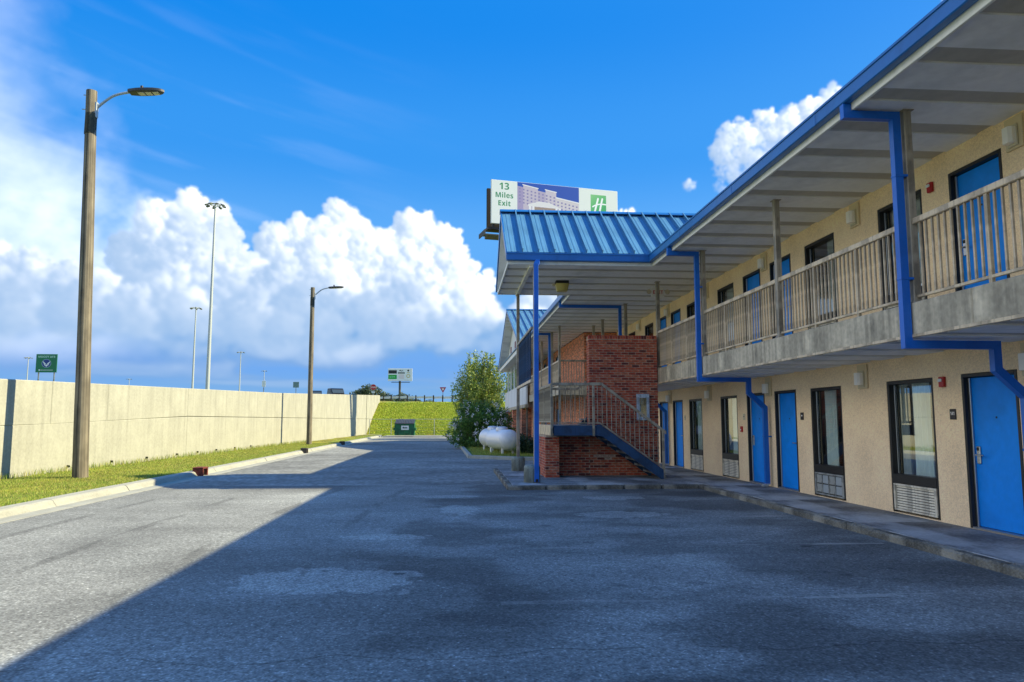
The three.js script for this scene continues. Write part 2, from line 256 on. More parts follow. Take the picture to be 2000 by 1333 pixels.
// ---------------------------------------------------------------- geometry helpers
const geoCache = new Map();
function boxGeo(w, h, d, ch = 0) {                  // box with bevelled edges, uv in metres
  const key = [w, h, d, ch].map((v) => v.toFixed(4)).join();
  if (geoCache.has(key)) return geoCache.get(key);
  const P = [], N = [], U = [], X = w / 2, Y = h / 2, Z = d / 2, c = Math.min(ch, X * 0.9, Y * 0.9, Z * 0.9);
  const uvOf = (p, n) => { const a = n.map(Math.abs); return a[0] >= a[1] && a[0] >= a[2] ? [p[2] * -Math.sign(n[0] || 1), p[1]] : a[1] >= a[2] ? [p[0], p[2]] : [p[0], p[1]]; };
  const face = (pts, n) => { const L = Math.hypot(...n); n = n.map((v) => v / L); const e1 = [0, 1, 2].map((k) => pts[1][k] - pts[0][k]), e2 = [0, 1, 2].map((k) => pts[2][k] - pts[0][k]); const cr = [e1[1] * e2[2] - e1[2] * e2[1], e1[2] * e2[0] - e1[0] * e2[2], e1[0] * e2[1] - e1[1] * e2[0]]; if (cr[0] * n[0] + cr[1] * n[1] + cr[2] * n[2] < 0) pts = pts.slice().reverse(); for (let k = 1; k < pts.length - 1; k++) for (const p of [pts[0], pts[k], pts[k + 1]]) { P.push(...p); N.push(...n); U.push(...uvOf(p, n)); } };
  const S = [-1, 1];
  for (const s of S) {
    face([[s * X, -Y + c, -Z + c], [s * X, Y - c, -Z + c], [s * X, Y - c, Z - c], [s * X, -Y + c, Z - c]], [s, 0, 0]);
    face([[-X + c, s * Y, -Z + c], [X - c, s * Y, -Z + c], [X - c, s * Y, Z - c], [-X + c, s * Y, Z - c]], [0, s, 0]);
    face([[-X + c, -Y + c, s * Z], [X - c, -Y + c, s * Z], [X - c, Y - c, s * Z], [-X + c, Y - c, s * Z]], [0, 0, s]);
  }
  if (c > 0) for (const s of S) for (const t of S) {
    face([[s * X, t * (Y - c), -Z + c], [s * (X - c), t * Y, -Z + c], [s * (X - c), t * Y, Z - c], [s * X, t * (Y - c), Z - c]], [s, t, 0]);
    face([[s * X, -Y + c, t * (Z - c)], [s * (X - c), -Y + c, t * Z], [s * (X - c), Y - c, t * Z], [s * X, Y - c, t * (Z - c)]], [s, 0, t]);
    face([[-X + c, s * Y, t * (Z - c)], [-X + c, s * (Y - c), t * Z], [X - c, s * (Y - c), t * Z], [X - c, s * Y, t * (Z - c)]], [0, s, t]);
    for (const r of S) face([[s * X, t * (Y - c), r * (Z - c)], [s * (X - c), t * Y, r * (Z - c)], [s * (X - c), t * (Y - c), r * Z]], [s, t, r]);
  }
  const g = new THREE.BufferGeometry(); g.setAttribute('position', new THREE.Float32BufferAttribute(P, 3)); g.setAttribute('normal', new THREE.Float32BufferAttribute(N, 3)); g.setAttribute('uv', new THREE.Float32BufferAttribute(U, 2));
  geoCache.set(key, g); return g;
}
function mesh(name, geo, mat, parent) { const m = new THREE.Mesh(geo, mat); m.name = name; (parent || scene).add(m); return m; }
const taken = new Map();
const numbered = (name) => { const n = taken.get(name) || 0; taken.set(name, n + 1); return n ? `${name}_${String(n).padStart(3, '0')}` : name; };
function B(name, mat, parent, x0, x1, y0, y1, z0, z1, ch = 0) {
  const m = mesh(name, boxGeo(Math.abs(x1 - x0), Math.abs(y1 - y0), Math.abs(z1 - z0), ch), mat, parent);
  const o = parent && parent !== scene ? parent.userData.origin || [0, 0, 0] : [0, 0, 0];
  m.position.set((x0 + x1) / 2 - o[0], (y0 + y1) / 2 - o[1], (z0 + z1) / 2 - o[2]);
  m.userData.origin = [(x0 + x1) / 2, (y0 + y1) / 2, (z0 + z1) / 2];
  return m;
}
function at(geo, x, y, z) { return geo.clone().translate(x, y, z); }
function bx(x0, x1, y0, y1, z0, z1, ch = 0) { return at(boxGeo(Math.abs(x1 - x0), Math.abs(y1 - y0), Math.abs(z1 - z0), ch), (x0 + x1) / 2, (y0 + y1) / 2, (z0 + z1) / 2); }
function tubeBetween(a, b, r0, r1 = r0, seg = 10) { const A = new THREE.Vector3(...a), Bv = new THREE.Vector3(...b), L = A.distanceTo(Bv); const g = new THREE.CylinderGeometry(r1, r0, L, seg).toNonIndexed(); const uv = g.attributes.uv; for (let i = 0; i < uv.count; i++) uv.setXY(i, uv.getX(i) * Math.max(0.2, r0 * 6.28), uv.getY(i) * L); g.applyQuaternion(new THREE.Quaternion().setFromUnitVectors(new THREE.Vector3(0, 1, 0), Bv.clone().sub(A).normalize())); return g.translate((a[0] + b[0]) / 2, (a[1] + b[1]) / 2, (a[2] + b[2]) / 2); }
function thing(name, label, category, group, origin = [0, 0, 0]) { const o = new THREE.Group(); o.name = numbered(name); scene.add(o); o.position.set(...origin); o.userData = { label, category, origin }; if (group) o.userData.group = group; return o; }
function one(o, label, category, group) { o.name = numbered(o.name); Object.assign(o.userData, { label, category }); if (group) o.userData.group = group; return o; }
function struct(o) { o.name = numbered(o.name); o.userData.kind = 'structure'; return o; }
const sub = (parent, g) => { const o = parent.userData.origin || [0, 0, 0]; return g.translate(-o[0], -o[1], -o[2]); };   // world-space geometry put under a thing
function G(name, mat, parent, geo) { const g = Array.isArray(geo) ? mergeGeometries(geo.map((q) => { const n = q.index ? q.toNonIndexed() : q; for (const k of Object.keys(n.attributes)) if (!['position', 'normal', 'uv'].includes(k)) n.deleteAttribute(k); return n; })) : geo; return mesh(name, sub(parent, g), mat, parent); }
function prism(pts, z0, z1) {                       // polygon in x, y drawn along z
  const s = new THREE.Shape(pts.map((p) => new THREE.Vector2(p[0], p[1]))); return new THREE.ExtrudeGeometry(s, { depth: Math.abs(z1 - z0), bevelEnabled: false }).translate(0, 0, Math.min(z0, z1));
}
function prismX(pts, x0, x1) {                      // polygon in (-z, y) drawn along x
  const s = new THREE.Shape(pts.map((p) => new THREE.Vector2(-p[0], p[1]))); return new THREE.ExtrudeGeometry(s, { depth: Math.abs(x1 - x0), bevelEnabled: false }).rotateY(Math.PI / 2).translate(Math.min(x0, x1), 0, 0);
}
function pipePath(pts, w, z0, z1) {                 // mitred flat pipe: path in x, y with depth along z
  const L = [], R = [];
  for (let i = 0; i < pts.length; i++) {
    const p = new THREE.Vector2(...pts[i]), a = i ? p.clone().sub(new THREE.Vector2(...pts[i - 1])).normalize() : null, b = i < pts.length - 1 ? new THREE.Vector2(...pts[i + 1]).sub(p).normalize() : null;
    const d = a && b ? a.clone().add(b).normalize() : (a || b), n = new THREE.Vector2(-d.y, d.x), k = a && b ? 1 / Math.max(0.3, n.dot(new THREE.Vector2(-a.y, a.x))) : 1;
    L.push([p.x + n.x * w / 2 * k, p.y + n.y * w / 2 * k]); R.push([p.x - n.x * w / 2 * k, p.y - n.y * w / 2 * k]);
  }
  return prism([...L, ...R.reverse()], z0, z1);
}

// ---------------------------------------------------------------- the setting: terrain, lot, kerbs, walks
const wallX = (z) => -11.47 - 0.0308 * (clamp(z, -92, 30) + 20.28);
const wallTop = (z) => z > -45.5 ? lerp(2.625, 3.218, (-19.67 - z) / 25.84) : lerp(3.218, 4.276, (-45.5 - z) / 34.5);
const bankH = (z) => z > -81.2 ? -0.04 : z > -91 ? lerp(-0.04, 3.75, Math.pow((-81.2 - z) / 9.8, 0.92)) : Math.min(4.3, 3.75 + (-91 - z) * 0.035);
const hill = (x, z) => (fbm(x * 0.5, z * 0.5, 3) - 0.5) * 0.22 * (z < -82 ? 1 : 0);
{
  const ss = [-900, -420, -200, -110, -70, -45, -30, -20, -14, -10, -7, -5, -3, -1.5, -0.3, -0.1]; for (let s = 1; s < 30; s += 1) ss.push(s); ss.push(32, 36, 42, 50, 65, 90, 140, 260, 500, 900);
  const zs = [40, 25, 12, 4, -4, -12, -20, -28, -36, -44, -52, -60, -68, -74, -78, -80]; for (let z = -81; z > -93; z -= 0.6) zs.push(z); zs.push(-94, -96, -99, -104, -112, -125, -150, -200, -300, -480, -800, -1500);
  const P = [], U = [], I = [];
  for (const z of zs) for (const s of ss) {
    const x = wallX(z) + s, b = bankH(z), y = s <= -0.3 ? Math.max(wallTop(Math.max(z, -82)) - 0.35, b) : b;
    P.push(x, y + (s > 0 || z < -82 ? hill(x, z) : 0), z); U.push(x, z);
  }
  const n = ss.length; for (let j = 0; j < zs.length - 1; j++) for (let i = 0; i < n - 1; i++) { const a = j * n + i; I.push(a, a + 1, a + n, a + 1, a + n + 1, a + n); }
  const g = new THREE.BufferGeometry(); g.setAttribute('position', new THREE.Float32BufferAttribute(P, 3)); g.setAttribute('uv', new THREE.Float32BufferAttribute(U, 2)); g.setIndex(I); g.computeVertexNormals();
  struct(mesh('ground', g, M.grass));
}
// asphalt: worn grey with pale dust, bays darkened by oil and painted shade, faded bay lines and cracks
const spills = [[2.75, -8.35, 0.75, 0.5], [-0.2, -5.05, 0.75, 0.32], [-1.3, -13.2, 1.0, 0.6], [0.1, -7.3, 0.35, 0.7], [3.2, -5.6, 0.6, 0.4], [-0.9, -10.4, 0.6, 0.3]];    // pale patches where something dried
const drips = [], tracks = [[-1.1, -3, -18, 0.5], [-2.6, -3, -18, 0.5], [-4.4, -3, -18, 0.2], [-5.9, -3, -18, 0.2]]; { const r = rng(404); for (let i = 0; i < 60; i++) drips.push([0.6 + r() * 4.4, -3 - r() * 14, 0.02 + r() * r() * r() * 0.2]); }
const stripeZ = [-3.2, -5.95, -8.7, -11.45, -14.2];
function asphalt(x, z, fine) {
  const n = fbm(x * 0.33 + 20, z * 0.42 + 7, 4), m = fbm(x * 1.1 + 3, z * 1.6 + 40, 4), d = fbm(x * 0.7 + 70, z * 0.9 + 11, 5);
  let k = 0.92 + (n - 0.5) * 0.5 + (m - 0.5) * 0.22;
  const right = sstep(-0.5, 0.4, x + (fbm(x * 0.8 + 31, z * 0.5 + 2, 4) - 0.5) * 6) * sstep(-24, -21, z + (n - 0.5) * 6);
  k *= 1 - 0.24 * right * sstep(0.36, 0.62, fbm(x * 0.8 + 9, z * 1.2 + 30, 5));      // bays by the walk: oil stains, darkened further to paint in shade
  const rough = fine ? (fbm(x * 7 + 5, z * 7, 3) - 0.5) * 0.16 : 0;
  const dust = sstep(0.52, 0.70, d + rough) * 0.24 + 0.10 * sstep(0.56, 0.70, fbm(x * 0.4, z * 2.2 + 60, 4) + rough);
  let spill = 0; for (const [px, pz, rx, rz] of spills) { const q = Math.hypot((x - px) / rx, (z - pz) / rz) + (m - 0.5) * 0.7; spill = Math.max(spill, sstep(1.0, 0.86, q + (fine ? (fbm(x * 9, z * 9 + 4, 3) - 0.5) * 0.7 : 0))); }
  let r = 134 * k, g = 138 * k, b = 135 * k;
  r = lerp(r, 172, dust * 0.6); g = lerp(g, 175, dust * 0.6); b = lerp(b, 170, dust * 0.6);
  r = lerp(r, 178, spill * 0.5); g = lerp(g, 181, spill * 0.5); b = lerp(b, 176, spill * 0.5);
  if (fine) {
    const s1 = vnoise(x * 92, z * 92), s2 = vnoise(x * 41 + 9, z * 41), q = (s1 - 0.5) * 0.9 + (s2 - 0.5) * 0.62, hi = s1 > 0.965 && s2 > 0.6 ? 2.2 : s1 > 0.86 ? 0.55 : s1 < 0.10 ? -0.35 : 0;
    const f = 1 + q * 0.46 + hi * 0.4; r *= f; g *= f; b *= f;
    // oil drips in the bays, tyre tracks towards them, pale grit
    for (const [px, pz, pr] of drips) { const dx = x - px, dz = z - pz; if (dx * dx + dz * dz < pr * pr) { const w = sstep(1, 0.6, Math.hypot(dx, dz) / pr + (fbm(x * 22, z * 22, 2) - 0.5) * 0.9); r *= 1 - 0.2 * w; g *= 1 - 0.2 * w; b *= 1 - 0.19 * w; } }
    for (const [tx, tz0, tz1, cv] of tracks) { if (z < tz0 && z > tz1) { const e = Math.abs(x - tx - cv * Math.sin((z - tz0) * 0.22)); if (e < 0.1) { const w = sstep(0.1, 0.06, e) * sstep(0.42, 0.6, fbm(x * 3 + tx, z * 0.7, 3)) * 0.16; r *= 1 - w; g *= 1 - w; b *= 1 - w; } } }
    for (const zc of stripeZ) { const e = Math.abs(z - zc - 0.01 * x); if (e < 0.07 && x > 0.4 && x < 5.5) { const w = sstep(0.50, 0.72, fbm(x * 1.9 + zc, z * 9, 4)) * sstep(0.07, 0.045, e) * (0.35 + 0.5 * sstep(1, 5, x)); r = lerp(r, 186, w * 0.8); g = lerp(g, 184, w * 0.8); b = lerp(b, 176, w * 0.8); } }
    for (const [zc, ph, x0, x1, tilt] of [[-7.55, 1, -6.9, 3.8, 0.02], [-10.9, 5, -6.9, -2.5, 0.16], [-15.6, 9, -6.9, 5, 0.01]]) { const e = Math.abs(z - zc - tilt * x - (fbm(x * 1.3 + ph * 7, ph, 4) - 0.5) * 0.35); if (e < 0.011 && x > x0 && x < x1 && fbm(x * 2 + ph, 3, 2) > 0.34) { r *= 0.78; g *= 0.78; b *= 0.77; } }
  } else { const f = 1 + (vnoise(x * 14, z * 7) - 0.5) * 0.3; r *= f; g *= f; b *= f; }
  return [r, g, b];
}
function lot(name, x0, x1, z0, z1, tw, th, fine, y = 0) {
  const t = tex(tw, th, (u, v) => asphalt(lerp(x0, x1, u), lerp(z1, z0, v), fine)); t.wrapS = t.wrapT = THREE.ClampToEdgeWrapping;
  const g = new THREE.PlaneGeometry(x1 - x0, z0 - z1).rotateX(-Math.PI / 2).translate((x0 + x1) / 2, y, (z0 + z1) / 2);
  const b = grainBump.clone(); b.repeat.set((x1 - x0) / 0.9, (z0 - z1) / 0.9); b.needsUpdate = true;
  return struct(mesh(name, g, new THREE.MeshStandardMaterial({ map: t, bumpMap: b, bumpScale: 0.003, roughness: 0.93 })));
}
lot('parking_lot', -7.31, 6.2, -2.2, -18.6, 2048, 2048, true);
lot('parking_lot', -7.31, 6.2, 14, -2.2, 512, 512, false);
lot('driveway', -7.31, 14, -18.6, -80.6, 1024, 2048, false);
// left kerb: gutter pan and upright kerb cast in lengths, joints open a few millimetres
{
  const r = rng(5), k = new THREE.Group(); k.name = 'kerb'; k.userData.kind = 'structure'; scene.add(k);
  const prof = (w) => [[-6.93, -0.03], [-6.93, 0.006], [-7.26, 0.012], [-7.33, 0.115], [-7.37, 0.135], [-7.56, 0.14 + w], [-7.6, 0.13], [-7.6, -0.05]];
  for (let z = 10; z > -72; z -= 3.05) { const j = (r() - 0.5) * 0.012; const g = prism(prof(j), z - 3.05 + 0.012, z); const m = mesh('kerb_length', g, M.kerb, k); m.position.set((r() - 0.5) * 0.02, 0, 0); }
  // the end curls towards the wall
  const pts = [[-7.28, -71.9], [-7.3, -73.6], [-7.6, -75.4], [-8.3, -76.6], [-9.3, -77.2]];
  for (let i = 0; i < 4; i++) { const [xa, za] = pts[i], [xb, zb] = pts[i + 1], L = Math.hypot(xb - xa, zb - za); const m = mesh('kerb_length', boxGeo(0.32, 0.17, L - 0.02, 0.03), M.kerb, k); m.position.set((xa + xb) / 2, 0.06, (za + zb) / 2); m.rotation.y = Math.atan2(xb - xa, zb - za); }
}
// grass verge between kerb and concrete wall
const vergeY = (x, z) => 0.115 + (fbm(x * 1.5, z * 0.8, 3) - 0.5) * 0.06 - 0.03 * sstep(-8, -11, x);
{
  const P = [], U = [], I = [], nx = 12, nz = 110;
  for (let j = 0; j <= nz; j++) { const z = lerp(14, -82, j / nz); for (let i = 0; i <= nx; i++) { const x = lerp(-7.585, wallX(z) + 0.02, i / nx); P.push(x, i ? vergeY(x, z) : 0.11, z); U.push(x, z); } }
  for (let j = 0; j < nz; j++) for (let i = 0; i < nx; i++) { const a = j * (nx + 1) + i; I.push(a, a + nx + 1, a + 1, a + 1, a + nx + 1, a + nx + 2); }
  const g = new THREE.BufferGeometry(); g.setAttribute('position', new THREE.Float32BufferAttribute(P, 3)); g.setAttribute('uv', new THREE.Float32BufferAttribute(U, 2)); g.setIndex(I.reverse()); g.computeVertexNormals();
  struct(mesh('grass_verge', g, M.grass));
}
function blades(name, label, n, place, h, w, cols) {
  const g = new THREE.BufferGeometry(); g.setAttribute('position', new THREE.Float32BufferAttribute([-w, 0, 0, w, 0, 0, w * 0.5, h * 0.6, h * 0.12, -w, 0, 0, w * 0.5, h * 0.6, h * 0.12, -w * 0.5, h * 0.6, h * 0.12, -w * 0.5, h * 0.6, h * 0.12, w * 0.5, h * 0.6, h * 0.12, 0, h, h * 0.36], 3)); g.computeVertexNormals();
  const im = new THREE.InstancedMesh(g, new THREE.MeshPhysicalMaterial({ color: 0xffffff, roughness: 0.8, side: THREE.DoubleSide, transmission: 0.25, thickness: 0 }), n); im.name = numbered(name);
  const r = rng(31 + n), o = new THREE.Object3D(), c = new THREE.Color();
  for (let i = 0; i < n; i++) { const [x, y, z] = place(r); o.position.set(x, y, z); o.rotation.set((r() - 0.5) * 0.5, r() * 6.283, (r() - 0.5) * 0.5); o.scale.setScalar(0.6 + r() * 0.8); o.updateMatrix(); im.setMatrixAt(i, o.matrix); const q = cols[Math.floor(r() * cols.length)], k = 0.75 + r() * 0.5; im.setColorAt(i, c.setRGB(q[0] * k, q[1] * k, q[2] * k)); }
  im.userData = { kind: 'stuff', label, category: 'grass' }; scene.add(im); return im;
}
const greens = [[0.26, 0.36, 0.035], [0.31, 0.39, 0.04], [0.37, 0.39, 0.07], [0.2, 0.3, 0.03], [0.42, 0.38, 0.12]];
blades('grass', 'short green grass growing on the verge by the concrete wall', 150000, (r) => { const z = -9 - Math.pow(r(), 1.6) * 40; const x = lerp(-7.6, wallX(z) + 0.03, r()); return [x, vergeY(x, z) - 0.004, z]; }, 0.04, 0.0042, greens);
blades('grass', 'long yellow green grass covering the far bank below the guardrail', 70000, (r) => { const z = -81.3 - r() * 9.6, x = lerp(wallX(z) + 0.1, 12, r()); return [x, bankH(z) + hill(x, z) - 0.03, z]; }, 0.15, 0.028, [[0.35, 0.46, 0.02], [0.42, 0.5, 0.025], [0.5, 0.52, 0.06], [0.29, 0.42, 0.02]]);
// weeds: taller tufts along the foot of the wall
{ const r0 = rng(8); blades('grass', 'ragged weeds along the foot of the concrete wall', 2600, (r) => { const z = -14 - r() * 40, c = Math.sin(Math.floor(z * 1.7) * 12.9898) * 0.5 + 0.5; const x = wallX(z) + 0.03 + r() * r() * 0.22; return [x, vergeY(x, z) - 0.01, z - c * 0.2]; }, 0.17, 0.007, greens); }
// walk along the rooms, with the pad under the stair; cast in bays
{
  const w = new THREE.Group(); w.name = 'walkway'; w.userData.kind = 'structure'; scene.add(w);
  const r = rng(17);
  for (let z = 8; z > -33; z -= 3.1) { const m = B('paving_slab', M.walk, w, 5.80, 7.3, -0.05, 0.1, z, z - 3.1 + 0.012, 0.006); }
  // worn outer edge
  for (let z = 8; z > -17.0; z -= 3.1) { const j = (r() - 0.5) * 0.02, m = B('kerb_length', M.kerbOld, w, 5.645 + j, 5.796, -0.05, 0.1 - r() * 0.008, z, Math.max(z - 3.1 + 0.014, -17.1), 0.022); }
  B('paving_slab', M.walk, w, 1.32, 5.792, -0.05, 0.1, -17.22, -20.1, 0.006); B('paving_slab', M.walk, w, 1.32, 5.792, -0.05, 0.1, -20.112, -23.2, 0.006);
  for (let x = 1.18; x < 5.6; x += 0.9) { const j = (r() - 0.5) * 0.05; B('kerb_length', M.kerbOld, w, x, Math.min(x + 0.888, 5.64), -0.05, 0.1 - r() * 0.012, -17.08 + j, -17.214, 0.025); }
  for (let z = -17.22; z > -23; z -= 1.2) B('kerb_length', M.kerbOld, w, 1.18, 1.312, -0.05, 0.1, z, z - 1.19, 0.02);
}
// planted island with the gas tanks
{
  const is = new THREE.Group(); is.name = 'planting_island'; is.userData.kind = 'structure'; scene.add(is);
  const pts = [[5.2, -29.2], [2.6, -29.7], [0.62, -31.4], [0.34, -44.6], [0.9, -48]];
  for (let i = 0; i < pts.length - 1; i++) { const [xa, za] = pts[i], [xb, zb] = pts[i + 1], L = Math.hypot(xb - xa, zb - za), n = Math.max(1, Math.round(L / 2.4)); for (let k = 0; k < n; k++) { const f = (k + 0.5) / n, m = mesh('kerb_length', boxGeo(0.2, 0.2, L / n - 0.012, 0.03), M.kerb, is); m.position.set(lerp(xa, xb, f), 0.04, lerp(za, zb, f)); m.rotation.y = Math.atan2(xb - xa, zb - za); } }
  const s = new THREE.Shape([[5.2, -29.3], [2.62, -29.8], [0.7, -31.45], [0.43, -44.6], [0.98, -48], [5.2, -48]].map((p) => new THREE.Vector2(p[0], -p[1])));
  const g = new THREE.ShapeGeometry(s).rotateX(-Math.PI / 2); mesh('lawn', g, M.grass, is).position.y = 0.09;
  blades('grass', 'thin shaded grass around the white gas tanks', 16000, (r) => { const z = -30 - r() * 14; return [0.75 + r() * 4.2, 0.088, z < -31.5 ? z : z - 1.2]; }, 0.07, 0.006, greens);
}

// ---------------------------------------------------------------- concrete retaining wall on the left
{
  const w = thing('concrete_wall', 'long pale concrete panel wall along the grass verge on the left', 'wall');
  const seam = 0.016, yMid = (z) => lerp(1.40, 1.74, clamp((-20 - z) / 12));
  function panel(za, zb, lower) {
    const top = (z) => lower ? yMid(z) - seam / 2 : wallTop(z), bot = (z) => lower ? -0.25 : yMid(z) + seam / 2;
    const P = [], U = [], xa = wallX(za), xb = wallX(zb), c = 0.02;
    const z0 = za - seam / 2, z1 = zb + seam / 2, f = (z) => wallX(z), V = (x, y, z) => [x, y, z];
    const quad = (a, b, cc, d) => { for (const p of [a, b, cc, a, cc, d]) { P.push(...p); U.push(-p[2], p[1] + 0.3 * (p[0] - wallX(p[2]))); } };
    const F = (z, y, dx) => V(f(z) - dx, y, z);
    quad(F(z0 - c, bot(z0) + c, 0), F(z0 - c, top(z0) - c, 0), F(z1 + c, top(z1) - c, 0), F(z1 + c, bot(z1) + c, 0));
    quad(F(z0 - c, top(z0) - c, 0), F(z0, top(z0), c), F(z1, top(z1), c), F(z1 + c, top(z1) - c, 0));
    quad(F(z0, bot(z0), c), F(z0 - c, bot(z0) + c, 0), F(z1 + c, bot(z1) + c, 0), F(z1, bot(z1), c));
    quad(F(z0, bot(z0), c), F(z0, top(z0), c), F(z0 - c, top(z0) - c, 0), F(z0 - c, bot(z0) + c, 0));
    quad(F(z1 + c, bot(z1) + c, 0), F(z1 + c, top(z1) - c, 0), F(z1, top(z1), c), F(z1, bot(z1), c));
    quad(F(z0, top(z0), c), F(z0, top(z0), 0.3), F(z1, top(z1), 0.3), F(z1, top(z1), c));
    quad(F(z0, bot(z0), 0.3), F(z0, top(z0), 0.3), F(z0, top(z0), c), F(z0, bot(z0), c));
    quad(F(z1, bot(z1), c), F(z1, top(z1), c), F(z1, top(z1), 0.3), F(z1, bot(z1), 0.3));
    quad(F(z1, bot(z1), 0.3), F(z1, top(z1), 0.3), F(z0, top(z0), 0.3), F(z0, bot(z0), 0.3));
    quad(F(z1, bot(z1), 0.3), F(z0, bot(z0), 0.3), F(z0, bot(z0), c), F(z1, bot(z1), c));
    const g = new THREE.BufferGeometry(); g.setAttribute('position', new THREE.Float32BufferAttribute(P, 3)); g.setAttribute('uv', new THREE.Float32BufferAttribute(U, 2)); g.computeVertexNormals();
    mesh('panel', g, M.cwall, w);
  }
  const full = [16, 4, -8, -18.1, -31.9, -45.75, -59.5, -73, -81.2, -86.5, -92];
  for (let i = 0; i < full.length - 1; i++) panel(full[i], full[i + 1], true);
  const up = [16, 4, -8, -18.1, -22.0, -25.2, -31.9, -45.75, -59.5, -73, -81.2, -86.5, -92];
  for (let i = 0; i < up.length - 1; i++) panel(up[i], up[i + 1], false);
  // filler behind the joints
  const P = [], I = []; for (const z of [16, -19.6, -45.5, -80, -92]) { const x = wallX(z) - 0.06; P.push(x, -0.3, z, x, wallTop(z) - 0.05, z); } for (let k = 0; k < 4; k++) { const a = k * 2; I.push(a, a + 1, a + 2, a + 1, a + 3, a + 2); }
  const g = new THREE.BufferGeometry(); g.setAttribute('position', new THREE.Float32BufferAttribute(P, 3)); g.setIndex(I); g.computeVertexNormals(); mesh('joint_filler', g, std(0x6d6455, 1, { side: THREE.DoubleSide }), w);
  // dark expansion joint posts
  for (const [z, t] of [[-81.2, 0.07]]) G('joint_strip', M.bronze, w, bx(wallX(z) - 0.02, wallX(z) + 0.02, -0.1, wallTop(z) - 0.02, z - t, z + t));
  for (const z of [-23.0, -25.6, -28.2, -30.9, -33.1, -35.4, -38, -40.6]) G('weep_pipe', M.black, w, tubeBetween([wallX(z) - 0.05, 0.24, z], [wallX(z) + 0.07, 0.23, z], 0.035, 0.035, 8));
}
// ---------------------------------------------------------------- street lamps on wooden poles
function poleLamp(x, z, h, r0, r1, lean, label, scale = 1) {
  const t = thing('street_lamp', label, 'street lamp', null, [x, 0.08, z]);
  const g = new THREE.CylinderGeometry(r1, r0, h, 20, 12, false).toNonIndexed(), p = g.attributes.position, uv = g.attributes.uv;
  for (let i = 0; i < p.count; i++) { const y = p.getY(i) + h / 2, a = Math.atan2(p.getZ(i), p.getX(i)), k = 1 + (fbm(a * 1.2 + 8, y * 0.5, 3) - 0.5) * 0.10; p.setXYZ(i, p.getX(i) * k + lean * y, y, p.getZ(i) * k); uv.setXY(i, uv.getX(i) * 1, y); }
  g.computeVertexNormals(); mesh('pole', g, M.wood, t);
  const X = (y) => lean * y;
  const band = new THREE.CylinderGeometry(r1 * 1.07, r1 * 1.1, h * 0.055, 20).translate(X(h * 0.91), h * 0.91, 0); mesh('sleeve', band, M.woodDark, t);
  const pts = [[r1 * 0.9, h - 0.52], [0.3, h - 0.34], [0.58, h - 0.12], [0.9, h - 0.02], [1.12, h + 0.01]].map(([a, b]) => new THREE.Vector3(a + X(h), b, 0));
  mesh('arm', new THREE.TubeGeometry(new THREE.CatmullRomCurve3(pts), 24, 0.035, 8), M.galv, t);
  mesh('bracket', bx(X(h) + r1 * 0.85, X(h) + r1 + 0.05, h - 0.75, h - 0.32, -0.06, 0.06, 0.01), M.galv, t);
  mesh('bolt', tubeBetween([X(h) - r1 - 0.07, h - 0.12, 0], [X(h) - r1 + 0.05, h - 0.12, 0], 0.012, 0.012, 6), M.galv, t); mesh('bolt', tubeBetween([X(h) - r1 - 0.09, h - 0.52, 0], [X(h) - r1 + 0.05, h - 0.52, 0], 0.012, 0.012, 6), M.galv, t);
  const hd = new THREE.Shape(); hd.moveTo(0, -0.10); hd.lineTo(0.2, -0.15); hd.bezierCurveTo(0.5, -0.17, 0.8, -0.15, 0.86, 0); hd.bezierCurveTo(0.8, 0.15, 0.5, 0.17, 0.2, 0.15); hd.lineTo(0, 0.10);
  const hg = new THREE.ExtrudeGeometry(hd, { depth: 0.05, bevelEnabled: true, bevelSize: 0.03, bevelThickness: 0.025, bevelSegments: 2 }).rotateX(-Math.PI / 2);
  const head = mesh('lamp_head', hg, std(0x33383c, 0.5), t); head.position.set(X(h) + 1.02, h - 0.02, 0); head.rotation.z = 0.06;
  for (let k = 0; k < 3; k++) { const m = mesh('lens', boxGeo(0.16, 0.012, 0.2, 0.003), std(0xcfcabc, 0.3), head); m.position.set(0.3 + k * 0.19, -0.034, 0); }
  const ph = mesh('photocell', new THREE.CylinderGeometry(0.04, 0.04, 0.12, 10), std(0x22262a, 0.5), head); ph.position.set(0.3, 0.13, 0);
  return t;
}
poleLamp(-9.63, -20.14, 10.4, 0.19, 0.135, -0.030, 'weathered wooden pole lamp nearest the camera, standing on the grass verge');
poleLamp(-8.98, -46.8, 9.8, 0.165, 0.125, -0.004, 'farther wooden pole lamp on the verge down the driveway');
// kerb drain boxes
for (const [z, c, s, l] of [[-22.1, 0x74382e, 1, 'rust red drain box set in the kerb near the lamp pole'], [-36.8, 0x4a4644, 0.8, 'dark kerb drain opening beyond the red drain box'], [-48.8, 0x4a4644, 0.8, 'farthest dark drain opening in the left kerb']]) {
  const t = thing('kerb_drain', l, 'drain', null, [-7.28, 0, z]);
  mesh('surround', mergeGeometries([bx(-0.14, 0.16, 0.2, 0.25, -0.22 * s, 0.22 * s, 0.01), bx(-0.14, 0.16, 0, 0.2, -0.22 * s, -0.16 * s, 0.01), bx(-0.14, 0.16, 0, 0.2, 0.16 * s, 0.22 * s, 0.01)]), std(c, 0.9, { map: rep(grimeTex, 0.4, 0.4) }), t);
  mesh('opening', bx(-0.13, 0.08, 0.02, 0.195, -0.155 * s, 0.155 * s), M.black, t);
}
